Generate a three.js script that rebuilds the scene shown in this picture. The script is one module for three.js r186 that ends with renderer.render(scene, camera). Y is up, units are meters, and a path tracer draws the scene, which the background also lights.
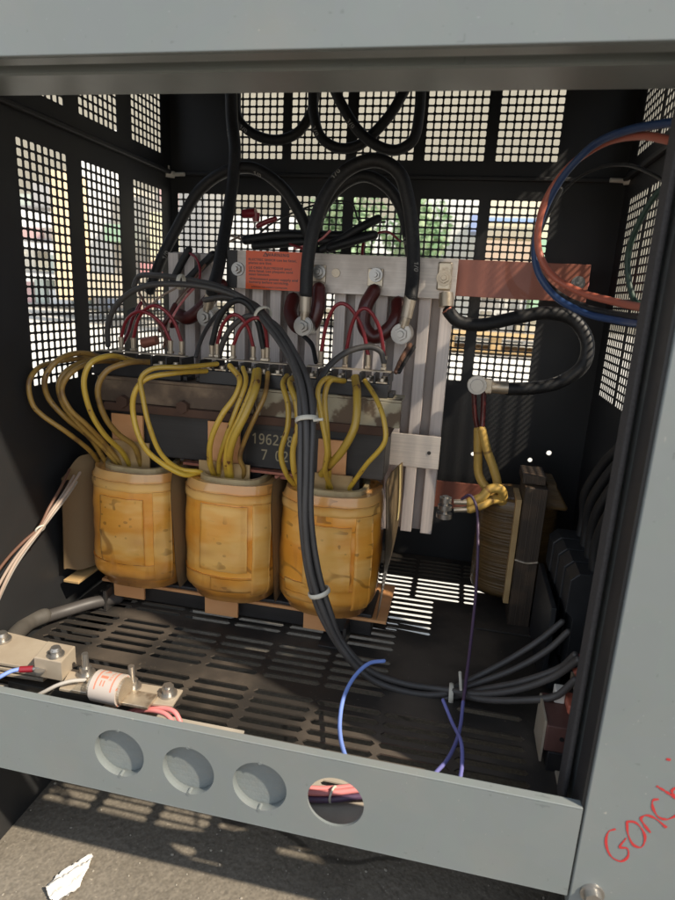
import * as THREE from 'three';
import { mergeGeometries } from 'three/addons/utils/BufferGeometryUtils.js';
import { RoundedBoxGeometry } from 'three/addons/geometries/RoundedBoxGeometry.js';

// ---------------------------------------------------------------- camera, sky, sun, exposure
const scene = new THREE.Scene();
const camera = new THREE.PerspectiveCamera(73.5, 675 / 900, 0.02, 400);
camera.position.set(-0.1292, 0.3781, 0.4193);
camera.up.set(-0.09986, 0.9668, -0.23522);
camera.lookAt(-0.31445, 0.12779, -0.53093);
camera.focus = 0.72; camera.userData.fStop = 8.5;
const renderer = new THREE.WebGLRenderer();
renderer.toneMapping = THREE.LinearToneMapping;
renderer.toneMappingExposure = 1.3;
renderer.shadowMap.enabled = true;
const SUN = new THREE.Vector3(0.62, 0.7, 0.287).normalize();
{
  const w = 512, h = 256, d = new Float32Array(w * h * 4);
  for (let j = 0; j < h; j++) for (let i = 0; i < w; i++) {
    const el = (j + 0.5) / h * Math.PI - Math.PI / 2, az = (i + 0.5) / w * Math.PI * 2;
    const up = Math.max(0, Math.sin(el)), k = Math.pow(1 - up, 3);
    const o = (j * w + i) * 4;
    d[o] = 0.5 + 0.55 * k; d[o + 1] = 0.58 + 0.55 * k; d[o + 2] = 0.71 + 0.52 * k; d[o + 3] = 1;
  }
  const t = new THREE.DataTexture(d, w, h, THREE.RGBAFormat, THREE.FloatType);
  t.mapping = THREE.EquirectangularReflectionMapping; t.magFilter = THREE.LinearFilter; t.minFilter = THREE.LinearFilter;
  t.wrapS = THREE.RepeatWrapping; t.needsUpdate = true;
  scene.background = t; scene.environment = t;
}
const sun = new THREE.DirectionalLight(0xfff1dc, 5);
sun.target.position.set(-0.3, 0.2, -0.3); sun.position.copy(SUN).multiplyScalar(8).add(sun.target.position);
sun.castShadow = true; sun.shadow.radius = 2.5; sun.shadow.mapSize.set(4096, 4096);
Object.assign(sun.shadow.camera, { left: -2, right: 2, top: 2, bottom: -2, near: 0.5, far: 30 });
scene.add(sun, sun.target);

// ---------------------------------------------------------------- random numbers and noise
let seed = 7;
const rnd = () => { seed = (seed * 1664525 + 1013904223) >>> 0; return seed / 4294967296; };
const rr = (a, b) => a + (b - a) * rnd();
const hash = (x, y, s) => { let n = (x * 374761393 + y * 668265263 + s * 2147483647) | 0; n = Math.imul(n ^ (n >>> 13), 1274126177); return ((n ^ (n >>> 16)) >>> 0) / 4294967296; };
const mod = (a, n) => ((a % n) + n) % n;
function vnoise(u, v, nx, ny, s) {            // periodic value noise on the unit square
  const x = u * nx, y = v * ny, xi = Math.floor(x), yi = Math.floor(y); let fx = x - xi, fy = y - yi;
  fx = fx * fx * (3 - 2 * fx); fy = fy * fy * (3 - 2 * fy);
  const h = (a, b) => hash(mod(a, nx), mod(b, ny), s);
  return (h(xi, yi) * (1 - fx) + h(xi + 1, yi) * fx) * (1 - fy) + (h(xi, yi + 1) * (1 - fx) + h(xi + 1, yi + 1) * fx) * fy;
}
const fbm = (u, v, n, s, oct = 5, ay = 1) => { let a = 0.5, t = 0, k = 0; for (let i = 0; i < oct; i++) { t += a * vnoise(u, v, n << i, Math.max(1, Math.round((n << i) * ay)), s + i); k += a; a *= 0.5; } return t / k; };
const sm = (a, b, x) => { const t = Math.min(1, Math.max(0, (x - a) / (b - a))); return t * t * (3 - 2 * t); };
const lerp = (a, b, t) => a + (b - a) * t;
const lin = c => c <= 0.04045 ? c / 12.92 : Math.pow((c + 0.055) / 1.055, 2.4);
const toS = c => c <= 0.0031308 ? c * 12.92 : 1.055 * Math.pow(c, 1 / 2.4) - 0.055;
function tex(n, metres, fn, srgb = true) {    // fn(u, v) -> linear rgb (or one number)
  const d = new Uint8Array(n * n * 4);
  for (let j = 0; j < n; j++) for (let i = 0; i < n; i++) {
    let c = fn(i / n, j / n); if (typeof c === 'number') c = [c, c, c];
    for (let k = 0; k < 3; k++) d[(j * n + i) * 4 + k] = Math.round(255 * Math.min(1, Math.max(0, srgb ? toS(c[k]) : c[k])));
    d[(j * n + i) * 4 + 3] = 255;
  }
  const t = new THREE.DataTexture(d, n, n, THREE.RGBAFormat);
  t.wrapS = t.wrapT = THREE.RepeatWrapping; t.magFilter = THREE.LinearFilter; t.minFilter = THREE.LinearMipmapLinearFilter; t.generateMipmaps = true;
  if (srgb) t.colorSpace = THREE.SRGBColorSpace;
  t.repeat.set(1 / metres, 1 / metres); t.needsUpdate = true;
  return t;
}
const mix3 = (a, b, t) => [lerp(a[0], b[0], t), lerp(a[1], b[1], t), lerp(a[2], b[2], t)];
const mul3 = (a, k) => [a[0] * k, a[1] * k, a[2] * k];
const col = (r, g, b) => new THREE.Color().setRGB(r, g, b);
const std = (o) => new THREE.MeshStandardMaterial(Object.assign({ roughness: 0.6, metalness: 0 }, o));
const phy = (o) => new THREE.MeshPhysicalMaterial(Object.assign({ roughness: 0.5, metalness: 0 }, o));

// ---------------------------------------------------------------- materials
const M = {};
{ // grey powder coat
  const f = (u, v) => { const b = fbm(u, v, 4, 11); let k = 0.93 + 0.14 * b; const sp = vnoise(u, v, 220, 220, 5); if (sp > 0.985) k *= 1.5; const dk = vnoise(u, v, 90, 90, 8); if (dk > 0.975) k *= 0.8;
    return mix3(mix3([0.19 * k, 0.212 * k, 0.21 * k], [0.23, 0.23, 0.21], 0.4 * sm(0.5, 0.85, fbm(u, v, 6, 31))), [0.4, 0.38, 0.33], 0.8 * (sm(0.9925, 0.996, vnoise(u, v, 9, 300, 35) * (0.6 + 0.4 * sm(0.6, 0.7, vnoise(u, v, 14, 14, 36)))) + sm(0.985, 0.995, vnoise(u, v, 130, 130, 38)))); };
M.grey = std({ map: tex(1024, 0.4, f), roughness: 0.4, roughnessMap: tex(256, 0.23, (u, v) => 0.75 + 0.3 * fbm(u, v, 5, 3), false), bumpMap: tex(512, 0.1, (u, v) => fbm(u, v, 4, 9, 3), false), bumpScale: 0.0002 });
  M.greyDisc = M.grey;
}
{ // dark inside paint with dust
  const f = (u, v) => { const b = fbm(u, v, 4, 41), d = sm(0.5, 0.8, fbm(u, v, 3, 47)); return mix3([0.021 * (0.8 + 0.4 * b), 0.0215 * (0.8 + 0.4 * b), 0.0225 * (0.8 + 0.4 * b)], [0.04, 0.037, 0.033], 0.35 * d); };
  M.dark = std({ map: tex(512, 0.3, f), roughness: 0.5 });
  const g = (u, v) => { const d = sm(0.35, 0.75, fbm(u, v, 5, 53)), s = vnoise(u, v, 150, 150, 3) > 0.96 ? 1 : 0; return mix3(mix3([0.025, 0.022, 0.019], [0.08, 0.065, 0.051], d), [0.2, 0.17, 0.13], s * 0.5); };
  M.floor = std({ map: tex(1024, 0.35, g), roughness: 0.6, bumpMap: tex(256, 0.06, (u, v) => fbm(u, v, 10, 2), false), bumpScale: 0.0002 });
  const tr = (u, v) => mix3([0.3, 0.27, 0.22], [0.46, 0.41, 0.34], fbm(u, v, 8, 23));
  M.tray = std({ map: tex(256, 0.2, tr), roughness: 0.8 });
}
{ // ground
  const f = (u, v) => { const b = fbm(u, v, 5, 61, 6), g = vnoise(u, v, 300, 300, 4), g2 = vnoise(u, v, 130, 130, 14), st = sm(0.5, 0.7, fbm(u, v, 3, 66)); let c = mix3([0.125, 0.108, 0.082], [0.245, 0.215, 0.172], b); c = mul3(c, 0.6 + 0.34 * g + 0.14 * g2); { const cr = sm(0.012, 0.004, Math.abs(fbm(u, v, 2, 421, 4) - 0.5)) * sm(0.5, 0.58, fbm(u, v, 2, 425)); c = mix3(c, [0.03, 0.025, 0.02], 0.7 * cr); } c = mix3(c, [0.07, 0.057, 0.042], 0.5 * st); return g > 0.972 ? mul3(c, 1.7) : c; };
  M.groundShaded = std({ map: tex(1024, 0.6, f), roughness: 0.92, bumpMap: tex(512, 0.3, (u, v) => fbm(u, v, 60, 7, 3), false), bumpScale: 0.0009 });  // front ground, its shade put into the darker colour; stains and cracks besides
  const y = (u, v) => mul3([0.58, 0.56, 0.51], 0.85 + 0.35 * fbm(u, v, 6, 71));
  M.groundSunlit = std({ map: tex(512, 3, y), roughness: 0.95 });  // same ground in a pale tone, sunlight put into the colour
  M.beige = std({ map: tex(256, 4, (u, v) => mul3([0.36, 0.335, 0.27], 0.9 + 0.2 * fbm(u, v, 4, 5))), roughness: 0.9 });
}
{ // varnished coil wrap; v runs from the foot (0) to the top (0.74) of a coil
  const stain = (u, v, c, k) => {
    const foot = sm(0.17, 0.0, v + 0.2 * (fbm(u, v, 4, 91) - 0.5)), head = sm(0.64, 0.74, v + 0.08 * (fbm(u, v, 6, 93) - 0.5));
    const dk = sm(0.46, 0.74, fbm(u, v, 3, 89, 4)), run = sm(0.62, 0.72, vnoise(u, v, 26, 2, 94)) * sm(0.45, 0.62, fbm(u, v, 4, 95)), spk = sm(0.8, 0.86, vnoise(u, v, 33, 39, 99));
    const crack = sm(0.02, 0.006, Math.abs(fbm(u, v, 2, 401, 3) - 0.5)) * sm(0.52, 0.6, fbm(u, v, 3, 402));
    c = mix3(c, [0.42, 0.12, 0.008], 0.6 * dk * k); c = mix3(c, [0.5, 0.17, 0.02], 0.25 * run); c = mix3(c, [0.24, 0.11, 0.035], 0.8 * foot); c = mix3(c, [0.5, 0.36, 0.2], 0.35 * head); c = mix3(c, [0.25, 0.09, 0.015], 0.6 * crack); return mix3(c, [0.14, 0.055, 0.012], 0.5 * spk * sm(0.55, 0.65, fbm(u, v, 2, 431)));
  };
  const f = (u, v) => {
    const band = fbm(u, v, 1, 81, 5, 14), pale = sm(0.4, 0.75, fbm(u, v, 3, 97, 4, 2));
    let c = mix3([0.78, 0.27, 0.018], [0.9, 0.41, 0.05], band); c = mix3(c, [0.95, 0.62, 0.2], 0.5 * pale);
    return mul3(stain(u, v, c, 1), 0.9 + 0.2 * fbm(u, v, 3, 85));
  };
  const bump = tex(512, 0.21, (u, v) => 0.45 * fbm(u, v, 4, 101, 5) + 0.45 * fbm(u, v, 2, 107, 5, 12), false);
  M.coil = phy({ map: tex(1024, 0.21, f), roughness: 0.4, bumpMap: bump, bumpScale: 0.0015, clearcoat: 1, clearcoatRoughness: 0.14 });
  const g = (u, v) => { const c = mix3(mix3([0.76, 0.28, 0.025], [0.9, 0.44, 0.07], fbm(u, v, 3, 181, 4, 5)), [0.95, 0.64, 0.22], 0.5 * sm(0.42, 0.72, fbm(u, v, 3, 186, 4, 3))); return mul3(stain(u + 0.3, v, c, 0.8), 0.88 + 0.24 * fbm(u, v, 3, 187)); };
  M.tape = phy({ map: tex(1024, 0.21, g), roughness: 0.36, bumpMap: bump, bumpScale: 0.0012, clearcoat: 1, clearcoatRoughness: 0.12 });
  const h = (u, v) => mix3([0.5, 0.4, 0.22], [0.2, 0.13, 0.055], sm(0.4, 0.8, fbm(u, v, 3, 111, 5)));
  M.collar = phy({ map: tex(256, 0.1, h), roughness: 0.45, clearcoat: 0.5 });
  M.darkCoil = phy({ map: tex(512, 0.09, (u, v) => mix3([0.05, 0.03, 0.01], [0.16, 0.09, 0.028], fbm(u, v, 1, 121, 5, 24) * 0.6 + 0.4 * fbm(u, v, 4, 125))), roughness: 0.5, bumpMap: tex(256, 0.05, (u, v) => fbm(u, v, 1, 131, 4, 22), false), bumpScale: 0.0016, clearcoat: 0.4 });
}
{
  const f = (u, v) => mix3([0.68, 0.3, 0.1], [0.8, 0.42, 0.19], fbm(u, v, 2, 141, 4, 4));
  M.board = std({ map: tex(256, 0.1, f), roughness: 0.55 });
  M.boardTan = std({ map: tex(256, 0.1, (u, v) => mix3([0.4, 0.25, 0.1], [0.55, 0.38, 0.18], fbm(u, v, 3, 145, 4, 3))), roughness: 0.55 });
  M.paper = phy({ color: col(0.24, 0.17, 0.095), roughness: 0.4, transmission: 0.18, thickness: 0, clearcoat: 0.3 });
  M.ribPaper = std({ color: col(0.62, 0.5, 0.24), roughness: 0.6 });
  const r = (u, v) => { const a = fbm(u, v, 4, 151, 6), b = sm(0.47, 0.6, fbm(u, v, 6, 157, 5)); let c = mix3([0.46, 0.41, 0.29], [0.33, 0.27, 0.17], a); c = mix3(c, [0.1, 0.055, 0.03], 0.85 * b); return c; };
  M.rustCream = std({ map: tex(512, 0.14, r), roughness: 0.75, bumpMap: tex(256, 0.1, (u, v) => fbm(u, v, 8, 157, 4), false), bumpScale: 0.0006 });
  M.rustDark = std({ map: tex(512, 0.12, (u, v) => mix3([0.11, 0.075, 0.05], [0.23, 0.16, 0.1], sm(0.35, 0.7, fbm(u, v, 5, 161, 6)))), roughness: 0.8, bumpMap: tex(256, 0.1, (u, v) => fbm(u, v, 8, 163, 4), false), bumpScale: 0.0006 });
  M.rustRed = std({ map: tex(256, 0.1, (u, v) => mix3([0.05, 0.03, 0.022], [0.12, 0.06, 0.035], fbm(u, v, 5, 167, 6))), roughness: 0.85 });
  M.core = std({ map: tex(512, 0.15, (u, v) => mul3([0.034, 0.031, 0.029], 0.55 + 0.6 * fbm(u, v, 3, 171) + 0.25 * vnoise(u, v, 1, 220, 3))), roughness: 0.45 });
  M.coreLam = std({ map: tex(512, 0.12, (u, v) => { const l = vnoise(u, v, 260, 1, 3); return mix3(mul3([0.05, 0.036, 0.025], 0.6 + 0.7 * l), [0.11, 0.07, 0.042], 0.6 * sm(0.5, 0.75, fbm(u, v, 4, 177))); }), roughness: 0.5, bumpMap: tex(256, 0.06, (u, v) => vnoise(u, v, 120, 1, 3), false), bumpScale: 0.0004 });
}
const brushed = tex(512, 0.2, (u, v) => 0.55 + 0.4 * vnoise(u, v, 6, 300, 9) * 0.5 + 0.25 * fbm(u, v, 4, 12), false);
M.alu = std({ map: tex(512, 0.2, (u, v) => mix3(mul3([0.74, 0.67, 0.6], 0.88 + 0.2 * vnoise(u, v, 5, 260, 7)), [0.36, 0.3, 0.25], 0.55 * sm(0.5, 0.75, fbm(u, v, 4, 211, 5)))), roughness: 0.62, roughnessMap: brushed, metalness: 0.35 });
M.fin = std({ map: tex(512, 0.25, (u, v) => mix3(mul3([0.78, 0.7, 0.65], 0.88 + 0.2 * vnoise(u, v, 200, 3, 7)), [0.3, 0.25, 0.22], 0.5 * sm(0.45, 0.75, fbm(u, v, 3, 215, 5)))), roughness: 0.55, metalness: 0.3 });
M.finShaded = std({ map: tex(256, 0.2, (u, v) => mul3([0.46, 0.41, 0.38], 0.55 + 0.6 * fbm(u, v, 3, 216))), roughness: 0.6, metalness: 0.3 });  // same aluminium, with the shade between the fins put into its colour
M.copper = phy({ map: tex(256, 0.15, (u, v) => mix3([0.4, 0.15, 0.1], [0.3, 0.105, 0.07], fbm(u, v, 3, 221))), roughness: 0.42, metalness: 0.35, clearcoat: 0.2 });
M.zinc = std({ color: col(0.4, 0.385, 0.36), roughness: 0.35, metalness: 0.85 });
M.zincWarm = std({ map: tex(128, 0.03, (u, v) => mix3([0.62, 0.54, 0.42], [0.36, 0.28, 0.2], sm(0.4, 0.8, fbm(u, v, 4, 231)))), roughness: 0.42, metalness: 0.75 });
M.tan = std({ map: tex(256, 0.08, (u, v) => mix3([0.5, 0.43, 0.33], [0.36, 0.29, 0.21], fbm(u, v, 4, 241))), roughness: 0.55, metalness: 0.25 });
const rubber = (r, g, b, rough = 0.5, n = 1) => std({ map: tex(128, 0.06, (u, v) => mul3([r, g, b], 0.75 + 0.5 * fbm(u, v, 4, 250 + n))), roughness: rough });
M.black = rubber(0.012, 0.012, 0.0125, 0.55);
{ // big cables carry small pale print
  const c = document.createElement('canvas'); c.width = 256; c.height = 1024; const x = c.getContext('2d'); x.fillStyle = '#1b1b1c'; x.fillRect(0, 0, 256, 1024);
  for (let i = 0; i < 900; i++) { x.fillStyle = `rgba(${i % 3 ? 70 : 8},${i % 3 ? 66 : 8},${i % 3 ? 60 : 8},0.16)`; x.fillRect(rnd() * 256, rnd() * 1024, 2 + rnd() * 22, 2 + rnd() * 26); }
  x.fillStyle = 'rgba(190,186,176,0.75)'; x.font = 'bold 44px sans-serif'; for (const [px, py] of [[70, 300], [200, 760]]) { x.save(); x.translate(px, py); x.scale(-1, 1); x.rotate(-Math.PI / 2); x.fillText('1/0', 0, 0); x.restore(); }
  const t = new THREE.CanvasTexture(c); t.colorSpace = THREE.SRGBColorSpace; t.wrapS = t.wrapT = THREE.RepeatWrapping; t.repeat.set(1 / 0.05, 1 / 0.2); M.bigCable = std({ map: t, roughness: 0.55, bumpMap: tex(256, 0.08, (u, v) => fbm(u, v, 3, 99, 4), false), bumpScale: 0.0007 });
}
M.harness = rubber(0.066, 0.06, 0.056, 0.5, 2);
M.plastic = rubber(0.02, 0.019, 0.02, 0.4, 3);
M.breaker = rubber(0.018, 0.019, 0.021, 0.45, 4);
M.gasket = std({ map: tex(256, 0.05, (u, v) => mul3([0.045, 0.042, 0.042], 0.75 + 0.5 * vnoise(u, v, 40, 40, 9))), roughness: 0.8 });
M.yellow = phy({ map: tex(256, 0.11, (u, v) => { const d = sm(0.5, 0.78, fbm(u, v, 5, 261, 4)); const s = sm(0.78, 0.82, fbm(u, v, 9, 266, 3)); return mix3(mix3([0.84, 0.56, 0.055], [0.6, 0.36, 0.045], d), [0.2, 0.08, 0.02], s); }), roughness: 0.4, clearcoat: 0.3 });
M.yellowAge = phy({ map: tex(256, 0.09, (u, v) => mix3(mix3([0.5, 0.3, 0.05], [0.27, 0.15, 0.035], sm(0.35, 0.7, fbm(u, v, 5, 271, 4))), [0.1, 0.04, 0.015], sm(0.74, 0.8, fbm(u, v, 9, 276, 3)))), roughness: 0.45, clearcoat: 0.3 });
M.sleeveY = phy({ map: tex(256, 0.06, (u, v) => { const b = sm(0.75, 0.9, vnoise(u, v, 1, 6, 3)); return mix3([0.6, 0.38, 0.09], [0.26, 0.13, 0.04], b); }), roughness: 0.5 });
M.red = phy({ color: col(0.22, 0.012, 0.02), roughness: 0.35, clearcoat: 0.3 });
M.maroon = phy({ map: tex(128, 0.05, (u, v) => mul3([0.085, 0.014, 0.012], 0.7 + 0.6 * fbm(u, v, 4, 281))), roughness: 0.4, clearcoat: 0.3 });
M.salmon = std({ color: col(0.42, 0.115, 0.07), roughness: 0.45 });
M.blue = std({ color: col(0.02, 0.05, 0.14), roughness: 0.4 });
M.lightBlue = std({ color: col(0.2, 0.3, 0.68), roughness: 0.4 });
M.violet = std({ color: col(0.1, 0.06, 0.11), roughness: 0.45 });
M.violetBlue = std({ color: col(0.17, 0.17, 0.42), roughness: 0.45 });
M.green = std({ color: col(0.02, 0.05, 0.035), roughness: 0.5 });
M.pink = std({ color: col(0.72, 0.25, 0.24), roughness: 0.45 });
M.paleWire = std({ color: col(0.42, 0.32, 0.25), roughness: 0.5 });
M.greyWire = std({ color: col(0.4, 0.37, 0.33), roughness: 0.5 });
M.brownWire = std({ color: col(0.16, 0.08, 0.05), roughness: 0.5 });
M.white = std({ color: col(0.72, 0.68, 0.6), roughness: 0.5 });
M.tie = std({ color: col(0.62, 0.58, 0.48), roughness: 0.45 });
M.sheath = rubber(0.075, 0.068, 0.058, 0.7, 5);
M.relay = rubber(0.11, 0.05, 0.04, 0.5, 6);
M.lettering = std({ color: col(0.55, 0.5, 0.38), roughness: 0.7 });
M.marker = std({ color: col(0.5, 0.035, 0.035), roughness: 0.5 });
M.litter = phy({ map: tex(256, 0.06, (u, v) => mul3([0.78, 0.75, 0.7], 0.8 + 0.3 * fbm(u, v, 4, 291))), roughness: 0.8 });

// ---------------------------------------------------------------- geometry helpers
const V = (a) => new THREE.Vector3(a[0], a[1], a[2]);
function prep(g) { if (g.index) g = g.toNonIndexed(); for (const k of Object.keys(g.attributes)) if (!['position', 'normal', 'uv'].includes(k)) g.deleteAttribute(k); return g; }
function buv(g) {                                // uv in metres from the dominant axis of each face
  g = prep(g); const p = g.attributes.position, n = g.attributes.normal, uv = new Float32Array(p.count * 2);
  for (let i = 0; i < p.count; i++) {
    const t = i - i % 3; const ax = Math.abs(n.getX(t) + n.getX(t + 1) + n.getX(t + 2)), ay = Math.abs(n.getY(t) + n.getY(t + 1) + n.getY(t + 2)), az = Math.abs(n.getZ(t) + n.getZ(t + 1) + n.getZ(t + 2));
    const x = p.getX(i), y = p.getY(i), z = p.getZ(i);
    if (az >= ax && az >= ay) { uv[2 * i] = x; uv[2 * i + 1] = y; } else if (ax >= ay) { uv[2 * i] = z; uv[2 * i + 1] = y; } else { uv[2 * i] = x; uv[2 * i + 1] = z; }
  }
  g.setAttribute('uv', new THREE.BufferAttribute(uv, 2)); return g;
}
const merge = (gs) => gs.length === 1 ? prep(gs[0]) : mergeGeometries(gs.map(prep));
function bx(x0, x1, y0, y1, z0, z1, r = 0) {     // a box between six planes, edges rounded by r
  const w = Math.abs(x1 - x0), h = Math.abs(y1 - y0), d = Math.abs(z1 - z0);
  const g = r ? new RoundedBoxGeometry(w, h, d, 2, Math.min(r, w / 2.01, h / 2.01, d / 2.01)) : new THREE.BoxGeometry(w, h, d);
  g.translate((x0 + x1) / 2, (y0 + y1) / 2, (z0 + z1) / 2); return buv(g);
}
function tube(pts, r, seg = 0, rad = 9, caps = true) {
  const c = new THREE.CatmullRomCurve3(pts.map(V), false, 'centripetal'), L = c.getLength();
  const n = seg || Math.max(8, Math.round(pts.length * 7));
  let g = new THREE.TubeGeometry(c, n, r, rad, false); const uv = g.attributes.uv;
  for (let i = 0; i < uv.count; i++) { uv.setXY(i, uv.getY(i) * 2 * Math.PI * r, uv.getX(i) * L); }
  const gs = [prep(g)];
  if (caps) for (const t of [0, 1]) { const e = new THREE.SphereGeometry(r * 0.995, rad, 5); const q = c.getPointAt(t); e.translate(q.x, q.y, q.z); gs.push(prep(e)); }
  return merge(gs);
}
function rod(a, b, r0, r1 = r0, n = 16) {        // a cylinder from a to b
  const A = V(a), B = V(b), d = B.clone().sub(A), g = new THREE.CylinderGeometry(r1, r0, d.length(), n);
  g.applyQuaternion(new THREE.Quaternion().setFromUnitVectors(new THREE.Vector3(0, 1, 0), d.normalize()));
  g.translate((A.x + B.x) / 2, (A.y + B.y) / 2, (A.z + B.z) / 2); return prep(g);
}
const add = (a, b) => [a[0] + b[0], a[1] + b[1], a[2] + b[2]];
const sc = (a, k) => [a[0] * k, a[1] * k, a[2] * k];
function plate(shape, depth, z, bevel = 0) { const g = new THREE.ExtrudeGeometry(shape, { depth, bevelEnabled: bevel > 0, bevelSize: bevel, bevelThickness: bevel, bevelSegments: 2, curveSegments: 14 }); g.translate(0, 0, z); return buv(g); }
const rect = (x0, y0, x1, y1) => { const s = new THREE.Shape(); s.moveTo(x0, y0); s.lineTo(x1, y0); s.lineTo(x1, y1); s.lineTo(x0, y1); s.closePath(); return s; };
const rpath = (x0, y0, x1, y1) => { const s = new THREE.Path(); s.moveTo(x0, y0); s.lineTo(x0, y1); s.lineTo(x1, y1); s.lineTo(x1, y0); s.closePath(); return s; };
const circ = (x, y, r) => { const s = new THREE.Path(); s.absarc(x, y, r, 0, Math.PI * 2, true); return s; };
function slotPath(x0, x1, y, hh) { const s = new THREE.Path(); const c = hh * 0.9; s.moveTo(x0, y); s.lineTo(x0 + c, y + hh); s.lineTo(x1 - c, y + hh); s.lineTo(x1, y); s.lineTo(x1 - c, y - hh); s.lineTo(x0 + c, y - hh); s.closePath(); return s; }

// ---------------------------------------------------------------- objects
const used = new Map();
const numbered = (n) => { const k = used.get(n) || 0; used.set(n, k + 1); return k ? `${n}_${String(k).padStart(3, '0')}` : n; };
const org = new WeakMap();
function thing(name, base, label, category, group) {
  const o = new THREE.Group(); o.name = numbered(name); o.position.set(...base); o.userData = { label, category }; if (group) o.userData.group = group;
  org.set(o, base); scene.add(o); return o;
}
function part(name, geo, mat, parent, label) {   // geo in world metres
  const b = org.get(parent), g = Array.isArray(geo) ? merge(geo) : prep(geo); g.translate(-b[0], -b[1], -b[2]);
  const m = new THREE.Mesh(g, mat); m.name = name; m.castShadow = m.receiveShadow = true; if (label) m.userData.label = label;
  parent.add(m); org.set(m, b); return m;
}
function single(name, geo, mat, label, category, group) {
  let g = Array.isArray(geo) ? merge(geo) : prep(geo); g.computeBoundingBox(); const c = g.boundingBox.getCenter(new THREE.Vector3()); c.y = g.boundingBox.min.y; g.translate(-c.x, -c.y, -c.z);
  const m = new THREE.Mesh(g, mat); m.name = numbered(name); m.position.copy(c); m.castShadow = m.receiveShadow = true; m.userData = { label, category }; if (group) m.userData.group = group; scene.add(m); return m;
}
function struct(name, geo, mat) { const m = new THREE.Mesh(Array.isArray(geo) ? merge(geo) : prep(geo), mat); m.name = name; m.receiveShadow = m.castShadow = true; m.userData.kind = 'structure'; scene.add(m); return m; }

// ---------------------------------------------------------------- the setting
{
  const g = new THREE.PlaneGeometry(400, 400); g.rotateX(-Math.PI / 2); g.translate(0, -0.235, 0); struct('ground', buv(g), M.groundSunlit);
  struct('shaded_ground', bx(-3.2, 3.2, -0.234, -0.23, -0.6, 3.5), M.groundShaded);  // added sheet of darker ground, standing in for shade around the cabinet
}

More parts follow.
